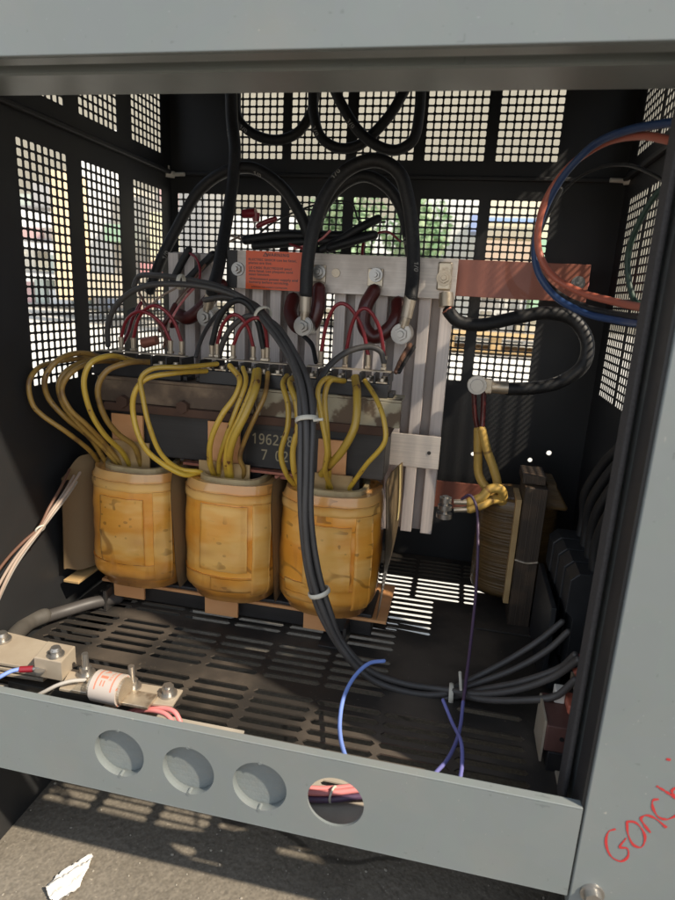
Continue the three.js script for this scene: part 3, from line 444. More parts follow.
LEADS.forEach(([m, pts], i) => { const L = part('lead', [tube(pts, i === 17 || i === 10 ? 0.0046 : 0.0029 + 0.0003 * (i % 3), 56, 10)], m, tf); const uv = L.geometry.attributes.uv, n = uv.count, c = new Float32Array(n * 3); let mx = 0; for (let k = 0; k < n; k++) mx = Math.max(mx, uv.getY(k));
  for (let k = 0; k < n; k++) { const t = uv.getY(k) / mx, a = 0.55 * sm(0.42 + 0.12 * Math.sin(i * 2.3), 0.02, t) + 0.35 * sm(0.9, 1, t), w = 0.9 + 0.14 * Math.sin(t * 17 + i * 1.7); c[3 * k] = lerp(1, 0.5, a) * w; c[3 * k + 1] = lerp(1, 0.44, a) * w; c[3 * k + 2] = lerp(1, 1.0, a) * w; } L.geometry.setAttribute('color', new THREE.BufferAttribute(c, 3)); });

// ---------------------------------------------------------------- terminal blocks with jumper wires
function terminalBlock(x0, x1, label, jumpers, n) {
  const t = thing('terminal_block', [(x0 + x1) / 2, 0.265, -0.28], label, 'terminal block');
  const hs = [bx(x0, x1, 0.265, 0.281, -0.299, -0.262, 0.001), bx(x0 - 0.006, x0, 0.265, 0.271, -0.292, -0.267, 0.001), bx(x1, x1 + 0.006, 0.265, 0.271, -0.292, -0.267, 0.001)];
  part('housing', hs, M.plastic, t);
  const p = (x1 - x0) / n;
  for (let i = 0; i <= n; i++) part('barrier', [bx(x0 + i * p - 0.0011, x0 + i * p + 0.0011, 0.281, 0.2925, -0.299, -0.2635, 0.0005)], M.plastic, t);
  for (let i = 0; i < n; i++) {
    const x = x0 + (i + 0.5) * p;
    part('terminal_plate', [bx(x - p * 0.4, x + p * 0.4, 0.2812, 0.2832, -0.297, -0.264, 0.0004)], M.zincWarm, t);
    for (const z of [-0.289, -0.271]) part('screw', [rod([x, 0.2832, z], [x, 0.2865, z], 0.0042, 0.0038, 12)], M.zincWarm, t);
  }
  part('marker_strip', [bx(x0, x1, 0.2929, 0.2942, -0.285, -0.276)], M.tan, t);
  for (const [a, b, h, m, lean, r] of jumpers) {
    const A = [a, 0.2975, -0.287], B = [b, 0.2975, -0.287], q = [];
    for (let i = 0; i <= 8; i++) { const u = i / 8; q.push([lerp(a, b, u) + lean * Math.sin(Math.PI * u), 0.31 + h * Math.pow(Math.sin(Math.PI * u), 0.62), -0.287 + 0.012 * Math.sin(Math.PI * u)]); }
    part('jumper_wire', [tube(q, r || 0.0022, 40, 10)], m, t);
    for (const P of [A, B]) part('lug', [rod([P[0], 0.2968, P[2]], [P[0], 0.311, P[2]], 0.0026, 0.0034, 12), bx(P[0] - 0.003, P[0] + 0.003, 0.2944, 0.298, P[2] - 0.004, P[2] + 0.004, 0.0008)], M.zincWarm, t);
  }
  return t;
}
terminalBlock(-0.58, -0.462, 'left black terminal block carrying two red jumper loops in front of the left mesh', [[-0.555, -0.487, 0.035, M.red, 0.002], [-0.538, -0.472, 0.043, M.red, 0.004]], 6);
terminalBlock(-0.438, -0.332, 'middle black terminal block under the orange warning sticker', [[-0.425, -0.378, 0.038, M.red, 0.004], [-0.404, -0.36, 0.036, M.red, 0.012], [-0.432, -0.365, 0.055, M.black, 0.006, 0.0036]], 6);
terminalBlock(-0.3075, -0.207, 'right black terminal block with two red jumper arches and a black loop', [[-0.293, -0.236, 0.058, M.red, -0.004], [-0.263, -0.217, 0.054, M.red, -0.002]], 6);

// ---------------------------------------------------------------- heat sinks
function heatSink(x0, x1, y0, y1, z, n, label) {
  const t = thing('heat_sink', [(x0 + x1) / 2, y0, z], label, 'heat sink');
  part('back_plate', [bx(x0, x1, y0, y1, z - 0.005, z)], M.finShaded, t);
  for (let i = 0; i < n; i++) { const x = lerp(x0, x1 - 0.0165, i / (n - 1)); part('fin', [bx(x, x + (i === n - 1 ? 0.0165 : 0.0158), y0, y1 - 0.002, z - 0.0005, z + 0.016, 0.0012)], M.fin, t); }
  return t;
}
heatSink(-0.553, -0.487, 0.1, 0.425, -0.43, 3, 'narrow aluminium heat sink at far left behind the terminal blocks');
heatSink(-0.448, -0.328, 0.08, 0.405, -0.42, 5, 'finned aluminium heat sink behind the orange warning sticker');
heatSink(-0.305, -0.146, 0.05, 0.42, -0.42, 6, 'tall aluminium heat sink at right with fins reaching below the lower strap');
// cross bar
const bar = thing('bus_bar', [-0.3, 0.378, -0.385], 'long flat aluminium bus bar carrying an orange warning sticker', 'bus bar');
const barM = part('bar', [bx(-0.452, -0.1445, 0.3785, 0.4285, -0.3905, -0.3845, 0.0008)], M.alu, bar);
part('bar_end', [bx(-0.4515, -0.437, 0.379, 0.428, -0.3843, -0.3825)], M.core, bar);
{
  const c = document.createElement('canvas'); c.width = 512; c.height = 360; const x = c.getContext('2d'); x.fillStyle = '#f4601f'; x.fillRect(0, 0, 512, 360); x.fillStyle = '#120806';
  x.font = 'bold 40px sans-serif'; x.textAlign = 'center'; x.fillText('WARNING', 275, 46);
  x.beginPath(); x.moveTo(150, 46); x.lineTo(168, 14); x.lineTo(186, 46); x.closePath(); x.lineWidth = 5; x.strokeStyle = '#120806'; x.stroke(); x.fillRect(166, 26, 4, 10); x.fillRect(166, 39, 4, 4);
  x.textAlign = 'left'; x.font = 'bold 29px sans-serif';
  ['ELECTRIC SHOCK can be fatal,', 'plates are live.'].forEach((s, i) => x.fillText(s, 22, 92 + i * 32));
  ['LE CHOC ÉLECTRIQUE peut', 'être fatal. Les plaques sont', 'sous tension.'].forEach((s, i) => x.fillText(s, 26, 168 + i * 31));
  ['•Disconnect power supply and', 'battery before servicing.'].forEach((s, i) => x.fillText(s, 30, 272 + i * 31));
  x.font = 'bold 19px sans-serif'; x.fillText('DÉBRANCHER AVANT L’ENTRETIEN', 50, 345);
  const t = new THREE.CanvasTexture(c); t.colorSpace = THREE.SRGBColorSpace; t.anisotropy = 8;
  const a = [-0.4246,0.4299,-0.3838], b = [-0.3413,0.381,-0.3838]; const g = new THREE.PlaneGeometry(b[0] - a[0], 0.0495); g.translate((a[0] + b[0]) / 2, 0.4035, -0.3838);
  part('warning_sticker', prep(g), phy({ map: t, roughness: 0.45, clearcoat: 0.25 }), bar);
}
function hexBolt(c, r, parent, mat = M.zinc, name = 'bolt') { // axis +z
  const b = part(name, [rod(c, add(c, [0, 0, 0.002]), r * 1.45, r * 1.42, 28), rod(add(c, [0, 0, 0.002]), add(c, [0, 0, 0.0075]), r, r * 0.96, 6), rod(add(c, [0, 0, 0.0075]), add(c, [0, 0, 0.0115]), r * 0.52, r * 0.45, 14)], mat, parent); return b;
}
for (const c of [[-0.4355,0.4038,-0.3835], [-0.2468,0.4042,-0.3795], [-0.3221,0.4046,-0.3795]]) hexBolt(c, 0.0062, bar);
{ const c = [-0.3003,0.4045,-0.384]; part('blind_hole', [rod(c, add(c, [0, 0, 0.0007]), 0.0058, 0.0056, 24)], M.zincWarm, bar); }
// lower strap
{ const s = thing('metal_strap', [-0.17, 0.145, -0.38], 'flat pale metal strap crossing the right heat sink low down', 'strap'); const a = [-0.2219,0.1995,-0.38], b = [-0.1447,0.154,-0.38]; part('plate', [bx(a[0] - 0.02, b[0], b[1], a[1], -0.384, -0.38, 0.0008)], M.alu, s); const q = [-0.1588,0.1764,-0.38]; part('rivet', [rod(q, add(q, [0, 0, 0.001]), 0.0026)], M.core, s); const q2 = [-0.2035,0.1383,-0.392]; part('rivet', [rod(add(q2, [0, 0, -0.001]), add(q2, [0, 0, 0.004]), 0.006)], M.core, s); }

// ---------------------------------------------------------------- diodes with maroon pigtails
function diode(label, lugTop, pts, nut, extra = []) {
  const t = thing('stud_diode', add(nut, [0, -0.01, -0.02]), label, 'diode');
  part('sleeve', [tube(pts, 0.0092, 36, 14)], M.maroon, t);
  if (lugTop) part('lug', [bx(lugTop[0] - 0.0105, lugTop[0] + 0.0095, lugTop[1] - 0.013, lugTop[1] + 0.009, -0.3838, -0.381, 0.0006), bx(lugTop[0] - 0.0085, lugTop[0] + 0.0085, lugTop[1] - 0.02, lugTop[1] - 0.012, -0.3835, -0.375, 0.002)], M.zincWarm, t);
  part('nut', [rod(add(nut, [0, 0, -0.028]), add(nut, [0, 0, -0.001]), 0.0135, 0.0128, 18), rod(add(nut, [0, 0, -0.001]), add(nut, [0, 0, 0.001]), 0.0118, 0.0116, 28), rod(add(nut, [0, 0, 0.001]), add(nut, [0, 0, 0.007]), 0.0084, 0.0078, 6), rod(add(nut, [0, 0, 0.007]), add(nut, [0, 0, 0.011]), 0.0044, 0.0038, 14)], M.zinc, t);
  return t;
}
diode('stud diode with maroon sleeve at left end of the bus bar', null, [[-0.4563,0.3817,-0.375], [-0.4773,0.3543,-0.37], [-0.5023,0.3355,-0.37], [-0.5196,0.3385,-0.375], [-0.5363,0.3275,-0.39]], [-0.4687,0.3393,-0.352]);
diode('stud diode with maroon sleeve just right of the orange sticker', [-0.323,0.4048,-0.383], [[-0.3194,0.3831,-0.372], [-0.3182,0.3591,-0.366], [-0.3266,0.3355,-0.366], [-0.3454,0.3329,-0.37], [-0.3593,0.3515,-0.378], [-0.3592,0.3684,-0.39]], [-0.3319,0.336,-0.345]);
diode('stud diode with maroon U shaped sleeve near the right heat sink edge', [-0.2472,0.4031,-0.383], [[-0.2469,0.3842,-0.372], [-0.2551,0.3651,-0.366], [-0.2558,0.3399,-0.364], [-0.2418,0.3268,-0.364], [-0.2244,0.3368,-0.364], [-0.2146,0.3548,-0.368], [-0.2159,0.3708,-0.38]], [-0.2055,0.3339,-0.345]);

// ---------------------------------------------------------------- thick black cables
function cable(name, label, pts, r, mat, opt = {}) {
  const t = thing(name, pts[Math.floor(pts.length / 2)], label, opt.cat || 'cable', opt.group);
  part('jacket', [tube(pts, r, Math.max(40, pts.length * 9), 14)], mat, t);
  for (const [b, e, n] of opt.lugs || []) {        // barrel from b to e, with a tongue reaching n
    part('cable_lug', [rod(b, e, r * 0.95, r * 0.85, 16), tube([e, [(e[0] + n[0]) / 2, (e[1] + n[1]) / 2, (e[2] + n[2]) / 2], n], r * 0.72, 6, 10)], M.zincWarm, t);
  }
  return t;
}
cable('power_cable', 'thick black cable dropping from the roof to the left diode', [[-0.4656,0.6391,-0.43], [-0.4638,0.598,-0.43], [-0.4573,0.5598,-0.425], [-0.4579,0.5212,-0.42], [-0.4596,0.4609,-0.4], [-0.4586,0.4009,-0.37], [-0.4586,0.3721,-0.35]], 0.0083, M.bigCable, { lugs: [[[-0.4594,0.3747,-0.352], [-0.4657,0.3538,-0.3535], [-0.4695,0.3405,-0.3555]]] });
cable('power_cable', 'thick black cable arching from the left diode row over the warning sticker', [[-0.5908,0.3695,-0.43], [-0.5738,0.41,-0.43], [-0.5462,0.4578,-0.43], [-0.5106,0.5091,-0.43], [-0.4735,0.5329,-0.43], [-0.4344,0.5385,-0.43], [-0.394,0.5176,-0.43], [-0.3675,0.4863,-0.43], [-0.3506,0.4532,-0.43], [-0.3353,0.419,-0.42]], 0.0078, M.bigCable);
cable('power_cable', 'front black cable arch joining the middle and right diodes', [[-0.3308,0.376,-0.35], [-0.3312,0.4055,-0.352], [-0.3283,0.4419,-0.355], [-0.3185,0.484,-0.36], [-0.2996,0.5162,-0.365], [-0.2765,0.5334,-0.37], [-0.2495,0.537,-0.37], [-0.2253,0.5239,-0.37], [-0.2119,0.4936,-0.37], [-0.202,0.4475,-0.37], [-0.1979,0.4057,-0.362], [-0.1973,0.3791,-0.352]], 0.0084, M.bigCable, { lugs: [[[-0.3312,0.3785,-0.351], [-0.3309,0.3536,-0.3485], [-0.3332,0.3371,-0.3495]], [[-0.1976,0.3815,-0.353], [-0.2011,0.3536,-0.3485], [-0.206,0.3349,-0.3495]]] });
cable('power_cable', 'rear black cable arch just behind the front arch', [[-0.3463,0.4191,-0.43], [-0.3436,0.4547,-0.43], [-0.3299,0.4936,-0.43], [-0.3038,0.5217,-0.43], [-0.276,0.5307,-0.43], [-0.2457,0.5165,-0.43], [-0.2251,0.4898,-0.43], [-0.2119,0.4517,-0.42], [-0.2043,0.4234,-0.405]], 0.0078, M.bigCable);
cable('power_cable', 'black cable hanging in the leftmost loop below the roof', [[-0.4856,0.6579,-0.5], [-0.4822,0.6187,-0.5], [-0.4604,0.5989,-0.5], [-0.4236,0.5897,-0.5], [-0.3923,0.599,-0.5], [-0.3726,0.6249,-0.5], [-0.3668,0.6592,-0.5]], 0.0071, M.bigCable);
cable('power_cable', 'black cable hanging in the middle loop below the roof', [[-0.3672,0.6547,-0.485], [-0.3642,0.6184,-0.485], [-0.3529,0.5904,-0.485], [-0.3277,0.5764,-0.485], [-0.3007,0.5791,-0.485], [-0.2779,0.5957,-0.485], [-0.2548,0.6218,-0.485], [-0.2357,0.6557,-0.485]], 0.0071, M.bigCable);
cable('power_cable', 'black cable hanging in the rightmost loop below the roof', [[-0.3369,0.6522,-0.47], [-0.3217,0.6266,-0.47], [-0.2977,0.5957,-0.47], [-0.2688,0.5759,-0.47], [-0.2424,0.5711,-0.47], [-0.2218,0.5836,-0.47], [-0.2163,0.614,-0.47], [-0.2168,0.6509,-0.47]], 0.0071, M.bigCable);
{
  const t = cable('power_cable', 'thick black cable curling from the bus bar end down to the yellow sleeved leads', [[-0.1499,0.3634,-0.37], [-0.1377,0.353,-0.37], [-0.1101,0.3496,-0.375], [-0.068,0.3604,-0.385], [-0.0287,0.3686,-0.39], [0.002,0.3619,-0.39], [0.0212,0.3376,-0.385], [0.0199,0.3084,-0.38], [-0.0043,0.2852,-0.38], [-0.0358,0.275,-0.38], [-0.0663,0.2713,-0.38]], 0.0083, M.bigCable);
  part('copper_strand', [rod([-0.1527,0.3669,-0.37], [-0.147,0.3599,-0.37], 0.0075)], M.copper, t); part('copper_strand', [rod([-0.0601,0.2718,-0.38], [-0.0688,0.2711,-0.38], 0.0075)], M.copper, t);
  part('cable_lug', [rod([-0.1542,0.3693,-0.371], [-0.1559,0.3863,-0.374], 0.0092, 0.0085), bx(...(() => { const a = [-0.1688,0.3893,-0.377], b = [-0.151,0.4239,-0.377]; return [a[0], b[0], a[1], b[1]]; })(), -0.382, -0.377, 0.003)], M.zincWarm, t);
  hexBolt([-0.1602,0.4043,-0.377], 0.0066, t, M.zincWarm);
  part('cable_lug', [rod([-0.0664,0.2725,-0.38], [-0.0865,0.2722,-0.38], 0.0088, 0.008), bx(...(() => { const a = [-0.1095,0.2625,-0.38], b = [-0.0851,0.2827,-0.38]; return [a[0], b[0], a[1], b[1]]; })(), -0.383, -0.379, 0.002)], M.zincWarm, t);
  const q = [-0.1056,0.2737,-0.377]; part('bolt', [rod(q, add(q, [0, 0, 0.004]), 0.0125, 0.012, 30), rod(add(q, [0, 0, 0.004]), add(q, [0, 0, 0.0075]), 0.0085, 0.008, 24)], M.zinc, t);
}
// yellow sleeved leads below it
for (const [l, pts, m] of [
  ['left yellow sleeved lead hanging from the round bolt to the small choke', [[-0.1082,0.2632,-0.385], [-0.1037,0.2329,-0.385], [-0.0977,0.2131,-0.385], [-0.0941,0.1791,-0.385], [-0.0898,0.1516,-0.385], [-0.0791,0.1373,-0.38], [-0.0684,0.1331,-0.375]], M.sleeveY],
  ['right yellow sleeved lead with brown bands hanging from the round bolt', [[-0.0957,0.2646,-0.382], [-0.0936,0.2343,-0.382], [-0.0928,0.2147,-0.38], [-0.0835,0.1884,-0.38], [-0.0716,0.1626,-0.378], [-0.0656,0.1433,-0.375], [-0.0734,0.1307,-0.372]], M.sleeveY]]) {
  const t = thing('sleeved_lead', pts[3], l, 'wire'); part('sleeve', [tube(pts.slice(2), 0.0058, 50, 12)], m, t); part('wire_end', [tube(pts.slice(0, 3), 0.0036, 14, 10)], M.maroon, t);
}
// copper bar and lower brown plate
{
  const t = thing('copper_bar', [-0.06, 0.385, -0.46], 'wide reddish copper bar running from the bus bar to the rear panel', 'bus bar');
  const a = [-0.1546,0.4286,-0.46], b = [0.0261,0.3873,-0.46]; part('bar', [bx(a[0], b[0], 0.3838, 0.4325, -0.464, -0.46, 0.0006)], M.copper, t);
  const q = [0.0129,0.4086,-0.46]; hexBolt(q, 0.0062, t); part('standoff', [rod(add(q, [0.004, 0, -0.004]), add(q, [0.004, 0, -0.0775]), 0.011, 0.012, 20)], M.pink, t);
  const u = thing('copper_plate', [-0.1, 0.1, -0.5], 'dark copper plate low behind the small choke', 'bus bar');
  const c = [-0.1548,0.103,-0.5], d = [-0.0161,0.0638,-0.5]; part('bar', [bx(c[0], d[0], d[1] - 0.004, c[1], -0.504, -0.5, 0.0006)], M.copper, u); 
  part('standoff', [rod([d[0] - 0.03, c[1] - 0.018, -0.5042], [d[0] - 0.03, c[1] - 0.018, -0.5375], 0.008)], M.plastic, u);
}

// ---------------------------------------------------------------- sleeved bundle and small wires above the bus bar
{
  const t = thing('wire_bundle', [-0.3521,0.462,-0.44], 'black sleeved wires with red ends lying above the orange sticker', 'wires');
  for (const [r, m, pts] of [
    [0.0068, M.black, [[-0.4455,0.4457,-0.44], [-0.3952,0.4527,-0.44], [-0.3446,0.4544,-0.44], [-0.3063,0.4556,-0.44]]], [0.006, M.black, [[-0.4301,0.4377,-0.435], [-0.3645,0.4453,-0.435], [-0.3078,0.4499,-0.435], [-0.2639,0.4578,-0.435]]],
    [0.006, M.black, [[-0.3369,0.4327,-0.43], [-0.3068,0.4495,-0.43], [-0.2801,0.4657,-0.43], [-0.2579,0.479,-0.44]]], [0.006, M.black, [[-0.3191,0.4382,-0.425], [-0.2918,0.4469,-0.425], [-0.2596,0.4569,-0.425]]],
    [0.0014, M.black, [[-0.4335,0.4461,-0.44], [-0.4165,0.4665,-0.45], [-0.3702,0.489,-0.45], [-0.3207,0.5018,-0.45], [-0.2967,0.4985,-0.45], [-0.2841,0.4756,-0.45], [-0.2495,0.4765,-0.45]]], [0.0016, M.red, [[-0.2626,0.4591,-0.435], [-0.2417,0.4618,-0.43], [-0.2248,0.4509,-0.43]]],
    [0.0016, M.pink, [[-0.3699,0.4355,-0.43], [-0.3348,0.4485,-0.43], [-0.3213,0.4606,-0.43]]], [0.0016, M.paleWire, [[-0.45,0.4456,-0.44], [-0.4656,0.4495,-0.43], [-0.4676,0.4392,-0.42], [-0.4545,0.4508,-0.44]]], [0.0017, M.red, [[-0.3774,0.4418,-0.43], [-0.3556,0.4343,-0.425], [-0.3426,0.424,-0.42]]], [0.0022, M.red, [[-0.2766,0.4278,-0.44], [-0.278,0.4457,-0.45], [-0.2746,0.4576,-0.45]]]]) part('wire', [tube(pts, r, 30, 9)], m, t);
  part('red_cap', [rod([-0.4504,0.4804,-0.44], [-0.4312,0.4822,-0.44], 0.006, 0.007), rod([-0.4312,0.4822,-0.44], [-0.431,0.4703,-0.44], 0.006, 0.0045), tube([[-0.4279,0.465,-0.44], [-0.4162,0.4707,-0.44], [-0.4031,0.475,-0.44]], 0.0036, 12, 8)], M.red, t);
}
{
  const t = thing('wire_bundle', [-0.5215,0.3721,-0.38], 'thin red, brown and pale wires crossing in front of the left heat sink', 'wires');
  for (const [r, m, pts] of [
    [0.0018, M.red, [[-0.5155,0.4239,-0.4], [-0.4991,0.4159,-0.39], [-0.4888,0.4,-0.38], [-0.4873,0.3828,-0.37], [-0.4972,0.3703,-0.36]]], [0.0018, M.brownWire, [[-0.4859,0.4072,-0.39], [-0.4989,0.3796,-0.37], [-0.5164,0.3523,-0.36], [-0.5119,0.327,-0.33], [-0.4975,0.3021,-0.29]]],
    [0.0016, M.paleWire, [[-0.4888,0.3896,-0.38], [-0.5045,0.3647,-0.36], [-0.5109,0.3436,-0.34], [-0.5069,0.3213,-0.32]]], [0.0015, M.paleWire, [[-0.5116,0.3762,-0.36], [-0.533,0.3619,-0.35], [-0.5556,0.341,-0.35]]],
    [0.0019, M.brownWire, [[-0.5693,0.3654,-0.36], [-0.5427,0.3419,-0.34], [-0.5182,0.3244,-0.32], [-0.4907,0.3013,-0.29]]], [0.0016, M.pink, [[-0.4815,0.3869,-0.37], [-0.4954,0.3638,-0.35], [-0.5002,0.3457,-0.33], [-0.5039,0.3317,-0.32]]],
    [0.0026, M.red, [[-0.5555,0.3529,-0.34], [-0.5622,0.3331,-0.33], [-0.5585,0.3147,-0.31], [-0.5543,0.3033,-0.29]]], [0.0055, M.black, [[-0.514,0.4266,-0.4], [-0.5277,0.4047,-0.4], [-0.5387,0.3839,-0.4]]], [0.006, M.black, [[-0.4784,0.4213,-0.4], [-0.4978,0.4033,-0.4], [-0.5159,0.3863,-0.4]]],
    [0.0028, M.harness, [[-0.4331,0.3632,-0.36], [-0.4515,0.3393,-0.34], [-0.4551,0.3149,-0.31], [-0.4543,0.2938,-0.29]]], [0.0035, M.maroon, [[-0.5064,0.3529,-0.34], [-0.5117,0.3361,-0.33], [-0.5235,0.3198,-0.33]]],
    [0.003, M.black, [[-0.3314,0.3231,-0.35], [-0.3153,0.314,-0.33], [-0.302,0.2964,-0.3]]], [0.003, M.brownWire, [[-0.1936,0.3208,-0.35], [-0.1995,0.3068,-0.32], [-0.2024,0.2929,-0.29]]], [0.0026, M.black, [[-0.1884,0.3186,-0.35], [-0.1945,0.3047,-0.32], [-0.1989,0.2932,-0.29]]]]) part('wire', [tube(pts, r, 30, 8)], m, t);
  part('copper_tag', [rod([-0.5319,0.3041,-0.3], [-0.5122,0.3093,-0.3], 0.007, 0.006)], M.copper, t);
  const q = [-0.5721,0.3374,-0.35]; part('nut', [rod(q, add(q, [0, 0, 0.006]), 0.009, 0.008, 6)], M.core, t);
}

// ---------------------------------------------------------------- grey cable harness sweeping down the front
{
  const t = thing('cable_harness', [-0.2661,0.1724,-0.15], 'bundle of grey black cables tied and sweeping down in front of the coils', 'cable harness');
  const spine = [[-0.3852,0.3621,-0.3], [-0.3495,0.339,-0.27], [-0.3166,0.3127,-0.235], [-0.2936,0.2848,-0.205], [-0.2802,0.2491,-0.18], [-0.2743,0.1995,-0.165], [-0.2714,0.1469,-0.158], [-0.2619,0.0925,-0.155], [-0.2456,0.0479,-0.155], [-0.2256,0.0058,-0.16], [-0.1929,-0.029,-0.165], [-0.1535,-0.0413,-0.17], [-0.1152,-0.0387,-0.17]];
  const offs = [[-0.0055, 0.001, 0.002], [0.0005, 0, 0.0055], [0.0058, 0.0005, 0.001], [0.0008, -0.001, -0.0035], [-0.0045, 0, -0.004]];
  const starts = [[[-0.5756,0.2994,-0.29], [-0.5713,0.3251,-0.285], [-0.5531,0.3532,-0.28], [-0.5199,0.3741,-0.28], [-0.4787,0.3797,-0.285], [-0.429,0.3763,-0.29]], [[-0.5592,0.3745,-0.33], [-0.5531,0.3862,-0.33], [-0.5277,0.3894,-0.32], [-0.4775,0.3864,-0.31], [-0.4267,0.379,-0.3]], [[-0.4271,0.2878,-0.295], [-0.4198,0.3098,-0.29], [-0.4049,0.3328,-0.285], [-0.3829,0.3472,-0.28], [-0.3646,0.346,-0.278]], [[-0.4508,0.3622,-0.31], [-0.4202,0.3674,-0.3], [-0.3999,0.3649,-0.298]], [[-0.2955,0.2888,-0.285], [-0.2982,0.2951,-0.28], [-0.3033,0.3016,-0.27]]];
  const ends = [[[-0.0739,-0.0243,-0.165], [-0.037,0.0031,-0.15], [-0.0033,0.0325,-0.14], [0.006,0.0551,-0.13]], [[-0.0785,-0.0283,-0.18], [-0.0392,-0.002,-0.18], [-0.0089,0.0267,-0.18], [0.0078,0.0509,-0.18]], [[-0.0763,-0.0226,-0.155], [-0.0377,0.0018,-0.14], [-0.0089,0.0292,-0.13], [0.0069,0.0563,-0.12]], [[-0.0742,-0.0246,-0.15], [-0.0331,-0.0029,-0.13], [-0.0072,0.0142,-0.12], [0.006,0.0379,-0.115]], [[-0.0836,-0.0311,-0.19], [-0.0477,-0.008,-0.2], [-0.0137,0.0226,-0.205], [0.0069,0.0454,-0.21]]];
  const skip = [0, 0, 1, 0, 2];
  for (let i = 0; i < 5; i++) {
    const s = i === 4 ? [] : starts[i];
    const mid = spine.slice(skip[i]).map((p, k) => { const w = 1 + 0.25 * Math.sin(k * 1.7 + i * 2); const flat = k + skip[i] > 8; const o = offs[i]; return flat ? [p[0] + o[1] * w, p[1] + o[0] * w * 0.9, p[2] + o[2] * w] : [p[0] + o[0] * w, p[1] + o[1], p[2] + o[2] * w]; });
    part('cable', [tube([...s, ...mid, ...ends[i]], 0.0035, 130, 10)], M.harness, t);
  }
  // the loop from the right terminal block joins the bundle
  part('cable', [tube([[-0.217,0.3038,-0.287], [-0.2211,0.3154,-0.285], [-0.2318,0.3205,-0.283], [-0.2537,0.3162,-0.275], [-0.2728,0.3022,-0.262], [-0.2819,0.2818,-0.235], [-0.279,0.2564,-0.2], [-0.2739,0.2282,-0.18]], 0.0036, 50, 10)], M.harness, t);
  const tie = (c, n, r, end) => { const g = new THREE.TorusGeometry(r, 0.0013, 6, 24); g.scale(1, 1, 2.2); const q = new THREE.Quaternion().setFromUnitVectors(new THREE.Vector3(0, 0, 1), V(n).normalize()); g.applyQuaternion(q); g.translate(...c); part('cable_tie', [prep(g), ...(end ? [rod(end[0], end[1], 0.0016)] : [])], M.tie, t); };
  const dir = (a, b) => [b[0] - a[0], b[1] - a[1], b[2] - a[2]];
  tie(spine[1].map((v, i) => lerp(spine[0][i], v, 0.55)), dir(spine[0], spine[1]), 0.0105);
  tie(spine[4], dir(spine[3], spine[5]), 0.0115, [add(spine[4], [0.009, 0.002, 0.008]), add(spine[4], [0.019, 0.004, 0.008])]);
  tie(spine[7].map((v, i) => lerp(v, spine[8][i], 0.55)), dir(spine[7], spine[8]), 0.0112);
  tie([-0.4771,0.3825,-0.298], [1, -0.1, 0], 0.0085);
  tie(add(spine[12], [0.012, 0, 0]), [1, 0.05, 0], 0.0105, [[-0.094,-0.0234,-0.158], [-0.0972,-0.0021,-0.158]]);
}

// ---------------------------------------------------------------- small choke at right
{
  const t = thing('small_choke', [-0.02, YF, -0.38], 'small upright choke with dark laminated core and brown winding', 'choke');
  part('core', [bx(-0.0335, -0.0055, YF + 0.003, 0.154, -0.402, -0.341, 0.001), bx(-0.0365, -0.0075, 0.1545, 0.1665, -0.405, -0.355, 0.001)], M.coreLam, t);
  part('foot', [bx(-0.075, 0.025, YF + 0.0005, YF + 0.003, -0.42, -0.32, 0.0005)], M.floor, t);
  { const pr = [[0.001, -0.012], [0.94, -0.012], [1, -0.004], [1.01, 0.03], [1.0, 0.07], [1.005, 0.11], [0.99, 0.124], [0.9, 0.131], [0.001, 0.131]].map(q => new THREE.Vector2(q[0] * 0.0525, q[1])); const g = new THREE.LatheGeometry(pr, 64); g.scale(1, 1, 0.72); const uv = g.attributes.uv, pp = g.attributes.position; for (let i = 0; i < uv.count; i++) uv.setXY(i, uv.getX(i) * 0.33, pp.getY(i)); g.translate(-0.033, 0, -0.395); part('winding', prep(g), M.darkCoil, t); }
  part('end_board', [bx(-0.0415, -0.0345, -0.012, 0.135, -0.4, -0.347, 0.0006)], M.boardTan, t);
  { const g = bx(-0.0045, 0.026, 0.12, 0.1525, -0.42, -0.365, 0.004); const p = g.attributes.position; for (let i = 0; i < p.count; i++) if (p.getY(i) > 0.135) p.setXYZ(i, lerp(p.getX(i), -0.002, 0.55), p.getY(i), p.getZ(i) - 0.01); g.computeVertexNormals(); part('wrapped_top', g, M.darkCoil, t); }
  part('solder_seam', [tube([[-0.0335, 0.055, -0.3405], [-0.02, 0.0525, -0.3402], [-0.0065, 0.055, -0.3405]], 0.0018, 12, 6)], M.zincWarm, t);
  // leads to the joint at left
  part('lead', [tube([[-0.0989,0.123,-0.352], [-0.0845,0.1323,-0.35], [-0.0757,0.1443,-0.35], [-0.0633,0.1457,-0.35], [-0.0574,0.1323,-0.36], [-0.0581,0.1117,-0.375]], 0.0062, 34, 12)], M.sleeveY, t);
  part('lead', [tube([[-0.0979,0.1133,-0.352], [-0.0834,0.1214,-0.35], [-0.0712,0.1281,-0.355], [-0.058,0.1274,-0.362], [-0.0494,0.1157,-0.375]], 0.006, 30, 12)], M.sleeveY, t);
  part('lead_end', [rod([-0.1194,0.1205,-0.352], [-0.0989,0.123,-0.352], 0.0034, 0.0042), rod([-0.1183,0.1094,-0.352], [-0.0979,0.1133,-0.352], 0.0034, 0.0042)], M.zincWarm, t);
  const q = [-0.1305,0.1135,-0.352]; part('joint_bolt', [rod(add(q, [0, -0.018, 0]), add(q, [0, 0.014, 0]), 0.0045), rod(add(q, [0, -0.016, 0]), add(q, [0, -0.01, 0]), 0.0105, 0.0105, 20), rod(add(q, [0, 0.006, 0]), add(q, [0, 0.012, 0]), 0.009, 0.009, 6), rod(add(q, [0, -0.004, 0]), add(q, [0, 0.0015, 0]), 0.0095, 0.0095, 18)], M.zinc, t);
}
